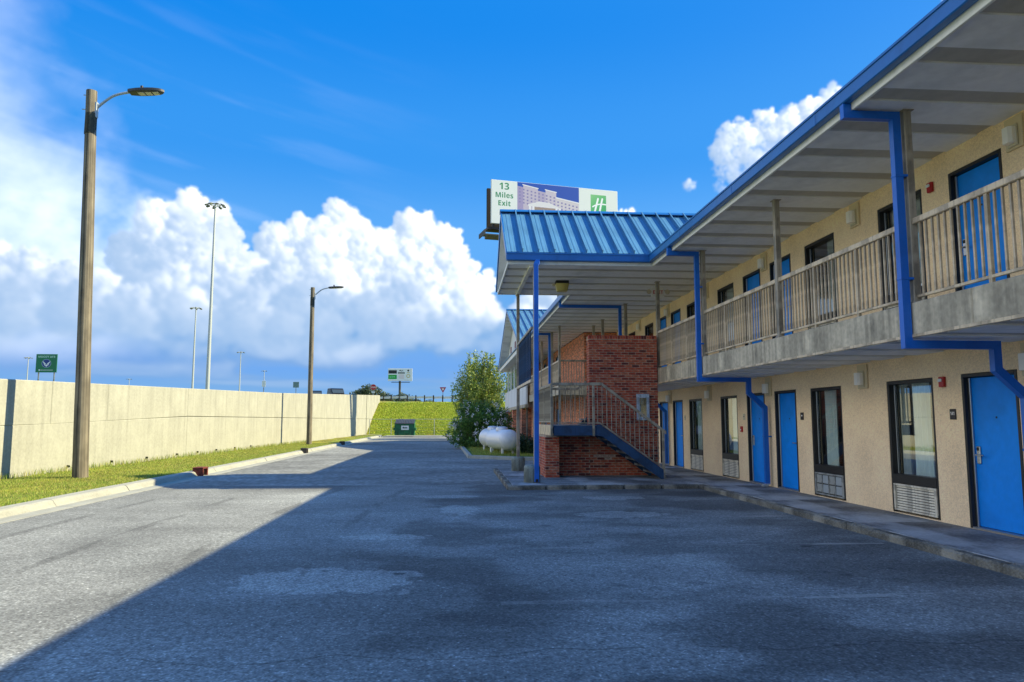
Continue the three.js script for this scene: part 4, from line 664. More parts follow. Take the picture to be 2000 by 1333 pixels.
// ---------------------------------------------------------------- motel, far wing
const far = thing('motel_building', 'farther motel wing with red brick wall and a wide blue gable roof', 'building', 'wings of the motel');
{
  const holes = []; for (const f of [0.1, DECK]) holes.push([-40.3, -41.4, f, f + 2.1], [-42.2, -43.4, f + 0.5, f + 2.1], [-46, -47.1, f, f + 2.1], [-48, -49.2, f + 0.5, f + 2.1]);
  G('wall', M.brickFar, far, wallGeo(-32.4, -60, holes, 5.62, 5.82, 0, 5.44)); B('end_wall', M.brickFar, far, 5.62, 13.2, 0, 5.44, -32.2, -32.398); B('rear_wall', M.brickFar, far, 13, 13.2, 0, 5.44, -32.4, -60); B('end_wall', M.brickFar, far, 5.82, 13, 0, 5.44, -59.8, -60);
  for (const f of [0.1, DECK]) { for (const [a, b] of [[-40.3, -41.4], [-46, -47.1]]) door(far, a, b, f, -1, 5.62); for (const [a, b] of [[-42.2, -43.4], [-48, -49.2]]) { const w = B('window', M.glass, far, 5.7, 5.706, f + 0.55, f + 2.06, a - 0.04, b + 0.04); B('frame', M.bronze, w, 5.63, 5.76, f + 0.505, f + 0.549, a - 0.004, b + 0.004); } }
  B('floor', M.carpet, far, 5.83, 12.9, 2.62, 3.0, -32.5, -59.7); B('floor', M.carpet, far, 5.83, 12.9, 0, 0.1, -32.5, -59.7);
  // decks
  B('balcony_slab', M.slab, far, 4.15, XW - 0.004, 2.605, DECK, -30.01, -32.19, 0.01); B('balcony_slab', M.slab, far, 4.15, 5.618, 2.605, DECK, -32.2, -46, 0.01); B('balcony_slab', M.slab, far, 4.15, 5.618, 2.605, DECK, -46.01, -59.9, 0.01);
  const pz = [-30.06, -32.4, -36.3, -40.2, -44.1, -48, -52, -56, -59.6];
  for (const z of pz) B('column', M.taupe, far, 4.172, 4.268, 0.08, SOF - 0.001, z - 0.048, z + 0.048, 0.006);
  for (let i = 0; i < pz.length - 1; i++) if (pz[i] > -41) railing(far, 'z', 4.22, pz[i] - 0.05, pz[i + 1] + 0.05, DECK, Math.round(Math.abs(pz[i + 1] - pz[i]) / 1.28));
  railing(far, 'x', -30.06, 4.27, 5.57, DECK, 1, M.taupe);
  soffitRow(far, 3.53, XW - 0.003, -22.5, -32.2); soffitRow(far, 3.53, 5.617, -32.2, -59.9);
  B('fascia', M.fascia, far, 3.485, 3.528, 5.425, 5.66, -22.56, -60, 0.004); B('gutter', M.gutter, far, 3.365, 3.481, 5.51, 5.69, -22.7, -39.5, 0.012);
  G('roof', M.roof, far, prism([[3.42, 5.70], [3.42, 5.745], [12.6, 8.5], [20.4, 6.2], [20.4, 5.52], [3.55, 5.52], [3.55, 5.70]], -22.4, -60));
  G('downspout', M.pipe, far, pipePath([[3.44, 5.505], [3.44, 5.372], [4.10, 5.372], [4.10, 2.5]], 0.1, -32.45, -32.36));
  B('sidewalk', M.walk, far, 4.0, 5.6, -0.02, 0.08, -32.2, -60);
  // wide gable
  const z0 = -39.7, z1 = -60.1, zr = -49.9, yr = 9.05;
  G('gable_wall', M.siding, far, prismX([[z0 - 0.3, 5.5], [zr, 8.88], [z1 + 0.3, 5.5]], 4.0, 12));
  G('rake_soffit', M.siding, far, prismX([[z0, 5.64], [zr, 9.0], [zr, 8.86], [z0 - 0.42, 5.5]], 3.42, 3.998)); G('rake_soffit', M.siding, far, prismX([[z1, 5.64], [z1 + 0.42, 5.5], [zr, 8.86], [zr, 9.0]], 3.42, 3.998));
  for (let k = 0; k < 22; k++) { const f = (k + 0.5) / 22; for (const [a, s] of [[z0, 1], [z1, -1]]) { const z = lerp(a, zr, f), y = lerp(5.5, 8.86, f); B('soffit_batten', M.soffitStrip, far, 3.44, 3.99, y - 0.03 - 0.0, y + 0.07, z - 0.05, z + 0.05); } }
  G('rake_trim', M.gutter, far, prismX([[z0 + 0.01, 5.55], [z0 + 0.01, 5.72], [zr, 9.08], [zr, 8.92]], 3.38, 3.418)); G('rake_trim', M.gutter, far, prismX([[z1 - 0.01, 5.55], [zr, 8.92], [zr, 9.08], [z1 - 0.01, 5.72]], 3.38, 3.418));
  roofSlope(far, 3.40, 10.5, z0, 5.72, zr, yr, 0.4); roofSlope(far, 3.40, 10.5, z1, 5.72, zr, yr, 0.4);
  G('ridge_cap', M.gutter, far, prismX([[zr + 0.2, yr], [zr, yr + 0.09], [zr - 0.2, yr], [zr, yr + 0.03]], 3.37, 10.5));
  for (const zc of [-46.1, -49.9, -53.7]) B('vent', std(0x7c2f2c, 0.7), far, 3.965, 3.998, 6.0, 6.9, zc - 0.3, zc + 0.3, 0.01);
  for (let k = 0; k < 6; k++) { const a = -42 - k * 2.95, w = B('window', M.glass, far, 4.0, 4.01, 3.76, 5.36, a - 0.06, a - 2.89); B('mullion', M.white, w, 3.96, 4.05, 3.74, 5.42, a + 0.055, a - 0.055); B('parapet', M.siding, far, 3.95, 4.06, 2.5, 3.735, a, a - 2.94, 0.01); B('spandrel', M.slab, far, 3.90, 4.1, 2.3, 2.495, a, a - 2.94, 0.01); }
  for (const z of [-45, -52, -59.4]) B('brick_pier', M.brickFar, far, 3.95, 4.55, 0.05, 2.3, z - 0.3, z + 0.3, 0.01);
}
// ---------------------------------------------------------------- brick stair
{
  const st = thing('staircase', 'outdoor switchback stair with brick dividing wall and beige handrails', 'staircase');
  const ZF = -18.75, ZW = -20.0, ZB = -20.4, ZR = -21.65;
  const core = B('brick_wall', M.mortar, st, 3.626, 5.514, 0.1, 3.885, ZW - 0.005, ZB + 0.005);
  const core2 = B('brick_wall', M.mortar, st, 2.69, 3.633, 0.1, 1.19, ZW - 0.005, ZB + 0.005);
  const pier = B('brick_pier', M.mortar, st, 2.335, 2.69, 0.1, 1.19, -19.365, -21.495);
  const r = rng(13), CH = 0.0695, bricks = [];
  const pick = () => Math.floor(Math.pow(r(), 1.25) * 8);
  // faces: [axis, fixed coordinate, outward sign, from, to, y0, y1, parent]
  function coursesX(parent, x0, x1, y0, y1, zf, out) { let row = 0; for (let y = y0; y + 0.05 < y1; y += CH, row++) { let x = x0 - (row % 2 ? 0.1 : 0); while (x < x1 - 0.01) { const a = Math.max(x, x0), b = Math.min(x + 0.188, x1); if (b - a > 0.03) bricks.push([parent, a, b, y + 0.007, Math.min(y + 0.0625, y1), zf - out * 0.04, zf + out * 0.002 + out * (r() - 0.5) * 0.004, Math.hypot((a - 3.95) / 0.3, (y - 0.52) / 0.1) + (r() - 0.5) * 1.1 < 0.6 || (y < 0.2 && r() < 0.06) ? 8 : pick()]); x += 0.2; } } }
  function coursesZ(parent, z0, z1, y0, y1, xf, out) { let row = 0; for (let y = y0; y + 0.05 < y1; y += CH, row++) { let z = z0 + (row % 2 ? 0 : 0.1); while (z > z1 + 0.01) { const a = Math.min(z, z0), b = Math.max(z - 0.188, z1); if (a - b > 0.03) bricks.push([parent, xf - out * 0.04, xf + out * 0.002 + out * (r() - 0.5) * 0.004, y + 0.007, Math.min(y + 0.0625, y1), b, a, pick()]); z -= 0.2; } } }
  coursesX(core, 3.62, 5.52, 0.1, 3.79, ZW, 1);
  for (let x = 3.62; x < 5.5; x += 0.0731) bricks.push([core, x, x + 0.064, 3.80, 3.9, ZW - 0.2, ZW + 0.004, pick()]);          // row of upright bricks on top
  const front = bricks.length;
  coursesX(core2, 2.7, 3.615, 0.1, 1.19, ZW, 1);
  coursesX(pier, 2.33, 2.695, 0.1, 1.19, -19.36, 1); coursesZ(pier, -19.405, -21.5, 0.1, 1.19, 2.33, -1);
  coursesZ(core, ZW - 0.045, ZB, 0.1, 3.79, 3.62, -1); coursesZ(core, ZW - 0.045, ZB, 0.1, 3.79, 5.52, 1); coursesX(core, 3.665, 5.475, 0.1, 3.79, ZB, -1);
  bricks.slice().forEach((b, i) => { b.i = i; });
  const single = new Set(); for (let i = front - 1; i >= 0 && single.size < 298; i--) single.add(i);
  const rest = new Map();
  bricks.forEach((b, i) => {
    const [p, x0, x1, y0, y1, z0, z1, c] = b;
    if (single.has(i)) { const m = B('brick', brickMats[c], p, x0, x1, y0, y1, Math.round(z0 * 500) / 500, z1, 0.004); return; }
    const key = `${p.id}_${c}`; if (!rest.has(key)) rest.set(key, [p, c, []]); rest.get(key)[2].push(bx(x0, x1, y0, y1, Math.min(z0, z1), Math.max(z0, z1), 0.004));
  });
  for (const [p, c, gs] of rest.values()) { const o = p.userData.origin, m = mesh('bricks', mergeGeometries(gs).translate(-o[0], -o[1], -o[2]), brickMats[c], p); m.userData.kind = 'stuff'; }
  // landing and flights
  B('landing', M.walk, st, 2.44, 3.58, 1.40, 1.46, ZF - 0.03, ZR + 0.03, 0.006);
  B('landing_beam', M.navy, st, 2.47, 3.57, 1.19, 1.44, ZF + 0.02, ZF - 0.028, 0.008); B('landing_beam', M.navy, st, 2.47, 3.57, 1.19, 1.398, ZR - 0.02, ZR + 0.02, 0.006); B('landing_beam', M.rail, st, 2.395, 2.438, 1.19, 1.46, ZF + 0.02, ZR - 0.02, 0.006);
  const slope1 = (x) => lerp(1.46, 0.1, (x - 3.58) / (5.28 - 3.58));
  for (const [z, d] of [[ZF, 0.035], [ZW + 0.06, 0.03]]) G('stringer', M.navy, st, prism([[3.57, 1.19], [3.57, 1.47], [3.66, 1.47], [5.27, 0.33], [5.27, 0.102], [5.2, 0.102], [3.72, 1.17]], z - d, z + d));
  for (let k = 0; k < 7; k++) { const x = 3.58 + k * 0.2425, y = 1.46 - (k + 1) * 0.17; B('tread', M.walk, st, x, x + 0.27, y - 0.05, y, ZF - 0.037, ZW + 0.092, 0.006); B('riser', M.navy, st, x, x + 0.012, y + 0.001, y + 0.12, ZF - 0.037, ZW + 0.092); }
  for (const [z, d] of [[ZB - 0.06, 0.03], [ZR, 0.035]]) G('stringer', M.navy, st, prism([[3.57, 1.22], [3.57, 1.46], [5.5, 2.99], [5.53, 2.99], [5.53, 2.66], [3.8, 1.30]], z - d, z + d));
  for (let k = 0; k < 8; k++) { const x = 3.59 + k * 0.243, y = 1.46 + (k + 1) * 0.171; B('tread', M.walk, st, x, x + 0.27, y - 0.05, y, ZB - 0.092, ZR + 0.037, 0.006); }
  // handrails
  const R = M.stairRail;
  const topF = B('handrail', R, st, 2.40, 3.72, 2.46, 2.53, ZF + 0.035, ZF - 0.035, 0.008); B('bottom_rail', R, topF, 2.46, 3.56, 1.495, 1.525, ZF + 0.016, ZF - 0.016, 0.004);
  for (const x of [2.415, 3.49]) B('post', R, topF, x - 0.028, x + 0.028, 1.18, 2.459, ZF + 0.055, ZF - 0.0, 0.004);
  for (const x of [2.62, 2.78, 2.9, 3.02, 3.14, 3.26, 3.38]) B('baluster', R, topF, x - (x === 2.62 ? 0.02 : 0.009), x + (x === 2.62 ? 0.02 : 0.009), 1.526, 2.459, ZF + 0.012, ZF - 0.012, 0.002);
  const sr = G('handrail', R, st, prism([[3.721, 2.455], [3.721, 2.53], [5.36, 1.305], [5.36, 1.225]], ZF - 0.034, ZF + 0.034)); const bt = mesh('bottom_rail', prism([[3.56, 1.495], [3.56, 1.525], [3.66, 1.525], [5.27, 0.385], [5.27, 0.353], [3.65, 1.495]], ZF - 0.016, ZF + 0.016), R, sr);
  for (let k = 0; k < 14; k++) { const x = 3.60 + k * 0.119, y0 = x < 3.66 ? 1.526 : lerp(1.525, 0.385, (x - 3.66) / 1.61) + 0.004, y1 = x < 3.72 ? 2.459 : lerp(2.455, 1.225, (x - 3.721) / 1.639) + 0.012; if (x < 5.25) mesh('baluster', bx(x - 0.009, x + 0.009, y0 - 0.02, y1, ZF - 0.01, ZF + 0.01, 0.002), R, sr); }
  mesh('post', bx(5.255, 5.315, 0.101, 1.30, ZF - 0.03, ZF + 0.03, 0.004), R, sr);
  railing(st, 'z', 2.415, ZF - 0.04, ZR + 0.04, 1.46, 2, R);
  const bk = B('handrail', R, st, 2.45, 3.56, 2.46, 2.53, ZR - 0.03, ZR + 0.03, 0.008); for (let x = 2.56; x < 3.5; x += 0.12) B('baluster', R, bk, x - 0.009, x + 0.009, 1.47, 2.459, ZR - 0.01, ZR + 0.01, 0.002);
  const s2 = G('handrail', R, st, prism([[3.56, 2.46], [3.56, 2.53], [5.53, 4.06], [5.53, 3.985]], ZR - 0.03, ZR + 0.03)); for (let k = 1; k < 16; k++) { const x = 3.57 + k * 0.122; mesh('baluster', bx(x - 0.009, x + 0.009, lerp(1.46, 2.98, (x - 3.57) / 1.93), lerp(2.46, 3.985, (x - 3.56) / 1.97) + 0.01, ZR - 0.01, ZR + 0.01, 0.002), R, s2); }
}
// ---------------------------------------------------------------- fittings on the walls
function airConditioner(z0, z1, f, grid, label) {
  const a = Math.max(z0, z1) - 0.062, b = Math.min(z0, z1) + 0.062, t = thing('air_conditioner', label, 'air conditioner', 'air conditioners under the windows', [XW + 0.03, f, (a + b) / 2]);
  B('casing', M.black, t, XW + 0.03, XW + 0.4, f + 0.035, f + 0.47, a, b);
  const m = grid ? M.ptacGrey : M.ptac;
  const fr = B('grille_frame', m, t, XW - 0.012, XW + 0.03, f + 0.435, f + 0.468, a, b, 0.006); B('grille_frame', m, t, XW - 0.012, XW + 0.03, f + 0.045, f + 0.075, a, b, 0.006); B('grille_frame', m, t, XW - 0.012, XW + 0.03, f + 0.0755, f + 0.4345, a, a - 0.05, 0.006); B('grille_frame', m, t, XW - 0.012, XW + 0.03, f + 0.0755, f + 0.4345, b, b + 0.03, 0.006);
  if (grid) { for (let i = 0; i < 4; i++) for (let j = 0; j < 2; j++) { const za = a - 0.06 - i * 0.247, y = f + 0.09 + j * 0.175; B('louvre_panel', i % 2 ? M.ptacGrey : M.galv, t, XW - 0.004, XW + 0.02, y, y + 0.16, za, za - 0.225, 0.01); } for (let i = 0; i < 5; i++) { const za = a - 0.053 - i * 0.247; B('bar', m, t, XW - 0.010, XW + 0.01, f + 0.08, f + 0.43, za, za - 0.012, 0.002); } } else for (let k = 0; k < 9; k++) { const s = mesh('slat', boxGeo(0.012, 0.031, a - b - 0.09, 0.003), m, t); s.position.set(-0.012, 0.095 + k * 0.0405, -0.01); s.rotation.z = -0.35; }
}
const winNames = { '-11.75': 'the window beside the door numbered 141', '-14.30': 'the green tinted curtained window', '-19.50': 'the bright reflecting window nearer the stair side', '-22.20': 'the last window before the stair' };
airConditioner(-11.75, -10.55, 0.1, false, 'pale slatted air conditioner under the ground floor window beside door 141');
airConditioner(-14.4, -13.2, 0.1, true, 'grey panelled air conditioner grille under the dark curtained ground floor window');
airConditioner(-19.5, -18.3, 0.1, false, 'slatted air conditioner under the wider of two bright reflecting ground floor windows');
airConditioner(-22.2, -21.0, 0.1, false, 'slatted air conditioner under the ground floor window closest to the stair');
airConditioner(-11.75, -10.55, DECK, false, 'balcony air conditioner under the first upper window, behind the near post');
airConditioner(-14.4, -13.2, DECK, false, 'balcony air conditioner under the second upper window, right of the bare post');
airConditioner(-19.5, -18.3, DECK, false, 'balcony air conditioner under the third upper window, right of the farther downspout');
airConditioner(-22.2, -21.0, DECK, false, 'balcony air conditioner under the upper window just left of the farther downspout');
function curtain(z, w, f, mat, label, flare = 0.1, x = XW + 0.2) { const m = mesh('curtain', curtainGeo(w, 1.62, 0.028, Math.round(w / 0.11), flare), mat); m.position.set(x, f + 1.3, z); one(m, label, 'curtain', 'window curtains'); }
curtain(-11.15, 0.42, 0.1, M.curtain, 'sheer white curtain in the middle of the window beside door 141'); curtain(-11.6, 0.2, 0.1, M.drape, 'narrow folded drape at the left edge of the window by door 141');
curtain(-13.98, 0.42, 0.1, M.curtain, 'pale curtain hanging left in the dark green ground floor window', 0.05); curtain(-18.9, 0.5, 0.1, M.curtain, 'sheer curtain in the ground floor window left of the red pull box'); curtain(-21.7, 0.6, 0.1, M.curtain, 'sheer curtain in the ground floor window closest to the stair');
curtain(-11.2, 0.9, DECK, M.drape, 'closed drape in the first upper window behind the near post', 0); curtain(-13.6, 0.5, DECK, M.drape, 'half drawn drape in the second upper window', 0); curtain(-18.9, 0.8, DECK, M.drape, 'drape in the third upper window', 0);
function wallLamp(z, f, label) {
  const t = thing('wall_lamp', label, 'wall lamp', 'wall lamps between the rooms', [XW, f + 2.2, z]);
  mesh('mounting_plate', bx(-0.035, -0.001, -0.18, 0.24, -0.15, 0.15, 0.006), M.plate, t); mesh('back_box', bx(-0.06, -0.036, -0.15, 0.13, -0.085, 0.085, 0.006), M.cream, t);
  const s = new THREE.Shape(); s.moveTo(0.075, 0); s.absarc(0, 0, 0.075, 0, Math.PI, false); s.lineTo(0.075, 0);
  mesh('diffuser', new THREE.ExtrudeGeometry(new THREE.Shape([[-0.07, 0], [0.07, 0], [0.07, 0.05], [0.045, 0.085], [-0.045, 0.085], [-0.07, 0.05]].map((p) => new THREE.Vector2(...p))), { depth: 0.2, bevelEnabled: true, bevelSize: 0.006, bevelThickness: 0.006, bevelSegments: 1 }).rotateX(-Math.PI / 2).rotateY(Math.PI / 2).translate(-0.061, -0.11, 0), M.lampLens, t);
}
for (const [z, l] of [[-8.6, 'lower wall lamp beside the blue pipe near door 141'], [-12.42, 'lower wall lamp between the dark window and window by door 141'], [-16.35, 'lower wall lamp tucked behind the bend of the second downspout'], [-20.3, 'lower wall lamp between the two bright reflecting windows'], [-24.15, 'lower wall lamp by the stair at the far downspout']]) wallLamp(z, 0.1, l);
for (const [z, l] of [[-8.6, 'upper wall lamp at the right edge beside the nearest balcony door'], [-12.42, 'upper wall lamp between the first two upper windows'], [-16.35, 'upper wall lamp between the paired balcony doors'], [-20.3, 'upper wall lamp left of the farther downspout post'], [-24.15, 'upper wall lamp seen just above the brick stair wall'], [-28.0, 'farthest upper wall lamp above the brick stair wall']]) wallLamp(z, DECK - 0.02, l);
function alarm(z, y, label) { const t = thing('fire_alarm', label, 'fire alarm', null, [XW, y, z]); mesh('body', bx(-0.05, -0.001, -0.075, 0.075, -0.055, 0.055, 0.008), M.red, t); mesh('strobe', bx(-0.075, -0.051, 0.0, 0.045, -0.04, 0.04, 0.01), M.white, t); }
alarm(-10.3, 2.13, 'red fire alarm with white strobe right of the window by door 141'); alarm(-10.3, 5.04, 'red fire alarm on the upper wall left of the nearest balcony door'); alarm(-21.0 + 0.35, 5.0, 'small red fire alarm on the upper wall above the brick stair wall');
{ const t = thing('pull_station', 'small red pull box beside the ground floor door under the second downspout', 'alarm box', null, [XW, 1.36, -18.02]); mesh('body', bx(-0.04, -0.001, -0.07, 0.07, -0.05, 0.05, 0.006), M.red, t); mesh('lever', bx(-0.052, -0.041, -0.03, 0.0, -0.03, 0.03, 0.004), M.white, t); }
function numberPlate(z, text, dark, label, w = 0.13) {
  const t = thing('room_number_sign', label, 'sign', 'room number signs', [XW, 1.66, z]);
  mesh('plate', bx(-0.014, -0.001, -0.075, 0.075, -w / 2, w / 2, 0.004), dark ? M.signDark : M.cream, t);
  const cv = document.createElement('canvas'); cv.width = 128; cv.height = 128; const x = cv.getContext('2d'); x.fillStyle = dark ? '#2a2422' : '#cfc3a4'; x.fillRect(0, 0, 128, 128); x.fillStyle = dark ? '#f2efe8' : '#5c5446';
  if (text) { x.font = 'bold 62px sans-serif'; x.textAlign = 'center'; x.textBaseline = 'middle'; x.fillText(text, 64, 54); } else { x.fillRect(34, 42, 60, 26); }
  const ct = new THREE.CanvasTexture(cv); ct.colorSpace = THREE.SRGBColorSpace; const m = mesh('lettering', new THREE.PlaneGeometry(w - 0.012, 0.138).rotateY(-Math.PI / 2), std(0xffffff, 0.5, { map: ct }), t); m.position.x = -0.0155;
}
numberPlate(-10.13, '141', true, 'black room number sign reading 141 on the tan wall'); numberPlate(-14.78, null, true, 'dark room number sign between blue door and dark window'); numberPlate(-17.86, null, false, 'pale room number sign left of the door under the second downspout', 0.12); numberPlate(-22.6, null, false, 'small pale room sign beside the last door before the stair', 0.1);
{ // extinguisher cabinet on the brick wall
  const t = thing('extinguisher_cabinet', 'pale blue metal extinguisher cabinet on the brick stair wall', 'cabinet', null, [5.08, 1.58, -20.0]);
  const c = std(0xb9c9da, 0.45, { map: rep(grimeTex, 0.6, 0.6) });
  mesh('box', mergeGeometries([bx(-0.17, -0.1, 0, 0.71, 0.004, 0.1, 0.006), bx(0.1, 0.17, 0, 0.71, 0.004, 0.1, 0.006), bx(-0.0995, 0.0995, 0, 0.09, 0.004, 0.1, 0.006), bx(-0.0995, 0.0995, 0.6, 0.71, 0.004, 0.1, 0.006)]), c, t);
  mesh('door_glass', bx(-0.098, 0.098, 0.092, 0.598, 0.07, 0.074), M.glass, t); mesh('back', bx(-0.0985, 0.0985, 0.092, 0.598, 0.005, 0.012), std(0x4b5258, 0.8), t); mesh('tag', bx(-0.03, 0.045, 0.2, 0.38, 0.03, 0.034), M.yellow, t); mesh('extinguisher', new THREE.CylinderGeometry(0.022, 0.022, 0.34, 12).translate(0.0, 0.28, 0.036).toNonIndexed(), std(0x5e6a50, 0.5), t);
}
{ // flood light under the gable soffit
  const t = thing('soffit_light', 'square yellowed floodlight with black base under the gable soffit', 'light', null, [2.93, SOF, -20.3]);
  mesh('base', bx(-0.18, 0.18, -0.09, -0.001, -0.14, 0.14, 0.01), M.black, t);
  mesh('lens', new THREE.CylinderGeometry(0.25, 0.2, 0.2, 4, 1).rotateY(Math.PI / 4).translate(0, -0.19, 0).toNonIndexed(), std(0xc9b660, 0.35), t); mesh('sensor', new THREE.SphereGeometry(0.045, 10, 8).translate(-0.24, -0.12, 0.05), M.cream, t);
}
{ // exit sign
  const t = thing('exit_sign', 'hanging exit sign with red letters behind a balcony post', 'sign', null, [5.82, SOF, -20.9]);
  mesh('case', bx(-0.19, 0.19, -0.3, -0.04, -0.03, 0.03, 0.008), M.white, t); mesh('stem', bx(-0.03, 0.03, -0.04, -0.001, -0.02, 0.02), M.white, t);
  const cv = document.createElement('canvas'); cv.width = 256; cv.height = 176; const x = cv.getContext('2d'); x.fillStyle = '#e4e0dc'; x.fillRect(0, 0, 256, 176); x.fillStyle = '#b8322c'; x.font = 'bold 104px sans-serif'; x.textAlign = 'center'; x.textBaseline = 'middle'; x.fillText('EXIT', 128, 92); const ct = new THREE.CanvasTexture(cv); ct.colorSpace = THREE.SRGBColorSpace;
  mesh('lettering', new THREE.PlaneGeometry(0.36, 0.245).translate(0, -0.17, 0.0315), std(0xffffff, 0.5, { map: ct }), t);
  for (const s of [-1, 1]) mesh('emergency_lamp', tubeBetween([s * 0.27, -0.17, -0.03], [s * 0.27, -0.17, 0.06], 0.045, 0.07, 12), M.cream, t);
}

// ---------------------------------------------------------------- beyond the wall and the bank
function canvasMat(w, h, draw, rough = 0.55) { const cv = document.createElement('canvas'); cv.width = w; cv.height = h; draw(cv.getContext('2d'), w, h); const t = new THREE.CanvasTexture(cv); t.colorSpace = THREE.SRGBColorSpace; return std(0xffffff, rough, { map: t }); }
function mast(x, z, top, r, label, heads = 8) {
  const t = thing('mast_light', label, 'mast light', 'tall highway mast lights', [x, 3.5, z]), h = top - 3.5;
  mesh('mast', tubeBetween([0, 0, 0], [0, h, 0], r, r * 0.42, 12), M.galv, t);
  mesh('ring', new THREE.TorusGeometry(r * 2.2, r * 0.25, 6, 20).rotateX(Math.PI / 2).translate(0, h - 0.3, 0), M.galv, t);
  for (let k = 0; k < heads; k++) { const a = k / heads * 6.283 + 0.3, R = r * 3.6; mesh('arm', tubeBetween([0, h - 0.1, 0], [Math.cos(a) * R, h - 0.25, Math.sin(a) * R], r * 0.16, r * 0.16, 5), M.galv, t); const L = mesh('lamp_head', boxGeo(r * 1.7, r * 0.7, r * 1.2, r * 0.12), std(0x56605e, 0.6), t); L.position.set(Math.cos(a) * R * 1.1, h - 0.35 - r * 0.3, Math.sin(a) * R * 1.1); L.rotation.set(0, -a, -0.25); }
}
mast(-38.95, -120, 36.5, 0.34, 'tallest highway mast light, nearest, rising behind the concrete wall'); mast(-73.9, -215, 33.7, 0.36, 'second highway mast light left of the tallest one', 6);
mast(-107.8, -380, 36, 0.42, 'distant mast light right of the tallest mast', 6); mast(-141.4, -560, 38.4, 0.46, 'very distant mast light between tallest mast and second lamp pole', 5); mast(-220.5, -400, 34.2, 0.42, 'distant mast light left of the green highway sign', 6); mast(-262.9, -620, 35.2, 0.46, 'faint distant mast light right of the near wooden pole', 5);
{ // green highway sign
  const z = -88, x0 = -47.65, x1 = -45.34, y0 = 7.01, y1 = 9.10, t = thing('highway_sign', 'green highway sign with round winged emblem behind the concrete wall', 'sign', null, [(x0 + x1) / 2, 3.8, z]);
  const W = x1 - x0, H = y1 - y0, oy = (y0 + y1) / 2 - 3.8;
  mesh('panel', bx(-W / 2, W / 2, oy - H / 2, oy + H / 2, -0.04, 0.04, 0.02), std(0x0d6b4d, 0.6), t);
  const m = canvasMat(512, 464, (x, w, h) => {
    x.fillStyle = '#0d7552'; x.fillRect(0, 0, w, h); x.fillStyle = '#b9dccf'; x.font = 'bold 74px sans-serif'; x.textAlign = 'center'; x.textBaseline = 'middle'; x.fillText('MOODY AFB', w / 2, 62, 430);
    x.fillStyle = '#8fa6c4'; x.beginPath(); x.ellipse(256, 235, 118, 112, 0, 0, 7); x.fill(); x.fillStyle = '#173a86'; x.beginPath(); x.ellipse(256, 235, 106, 100, 0, 0, 7); x.fill();
    x.fillStyle = '#e8edf2'; for (const s of [-1, 1]) { x.beginPath(); x.moveTo(256 + s * 92, 172); x.lineTo(256 + s * 84, 214); x.lineTo(256 + s * 34, 268); x.lineTo(256 + s * 8, 250); x.closePath(); x.fill(); x.beginPath(); x.moveTo(256 + s * 74, 238); x.lineTo(256 + s * 40, 296); x.lineTo(256 + s * 12, 282); x.closePath(); x.fill(); } x.beginPath(); x.moveTo(256, 258); x.lineTo(282, 292); x.lineTo(256, 328); x.lineTo(230, 292); x.closePath(); x.fill();
    x.beginPath(); x.arc(92, 410, 20, 0, 7); x.fill(); x.fillRect(122, 404, 300, 12);
  });
  const f = mesh('lettering', new THREE.PlaneGeometry(W - 0.06, H - 0.06), m, t); f.position.set(0, oy, 0.043);
  for (const s of [-1, 1]) mesh('post', bx(s * 0.85 - 0.06, s * 0.85 + 0.06, -0.6, oy - H / 2, -0.16, -0.05, 0.01), M.steel, t);
}
function smallSign(x, y, z, w, h, c, label, back) { const t = thing('road_sign', label, 'sign', null, [x, 3.6, z]); mesh('panel', bx(-w / 2, w / 2, y - 3.6 - h / 2, y - 3.6 + h / 2, -0.01, 0.01, 0.004), std(c, 0.6), t); mesh('post', bx(-0.035, 0.035, -0.5, y - 3.6 + (back ? h / 2 : -h / 2), -0.06, -0.012), M.steel, t); }
smallSign(-20.03, 6.04, -95, 0.72, 0.72, 0x6f8a8c, 'grey back of a square road sign left of the second lamp pole'); smallSign(-23.99, 6.15, -95, 0.45, 0.75, 0xe6e8e6, 'small white road sign behind the wall right of the masts');
{ // stop sign
  const t = thing('stop_sign', 'red octagonal stop sign above the end of the concrete wall', 'sign', null, [-10.645, 3.9, -97]);
  const g = new THREE.CylinderGeometry(0.42, 0.42, 0.02, 8).rotateY(Math.PI / 8).rotateX(Math.PI / 2).translate(0, 1.95, 0).toNonIndexed(); mesh('panel', g, std(0xd8d8d4, 0.6), t);
  const m = canvasMat(256, 256, (x) => { x.fillStyle = '#b01522'; x.fillRect(0, 0, 256, 256); x.fillStyle = '#f0ecea'; x.font = 'bold 92px sans-serif'; x.textAlign = 'center'; x.textBaseline = 'middle'; x.fillText('STOP', 128, 132, 216); });
  const c = new THREE.CircleGeometry(0.39, 8, Math.PI / 8); const f = mesh('lettering', c, m, t); f.position.set(0, 1.95, 0.013);
  mesh('plaque', bx(-0.22, 0.22, 1.2, 1.42, -0.01, 0.01, 0.003), std(0xd9dcda, 0.6), t); mesh('post', bx(-0.035, 0.035, -0.3, 2.2, -0.07, -0.013), M.steel, t);
}
{ // yield sign
  const t = thing('yield_sign', 'red and white triangular yield sign above the guardrail', 'sign', null, [-1.83, 4.0, -105]);
  const tri = (s, b) => new THREE.Shape([[-s, s * 0.62], [s, s * 0.62], [0, -s * 1.1]].map((p) => new THREE.Vector2(p[0], p[1] + b)));
  mesh('panel', new THREE.ExtrudeGeometry(tri(0.46, 1.95), { depth: 0.02, bevelEnabled: false }), std(0xa8162a, 0.6), t); mesh('inner_panel', new THREE.ExtrudeGeometry(tri(0.2, 1.95), { depth: 0.006, bevelEnabled: false }).translate(0, 0, 0.021), std(0xe6e6e2, 0.6), t); mesh('post', bx(-0.035, 0.035, -0.3, 2.2, -0.08, -0.01), M.steel, t);
}
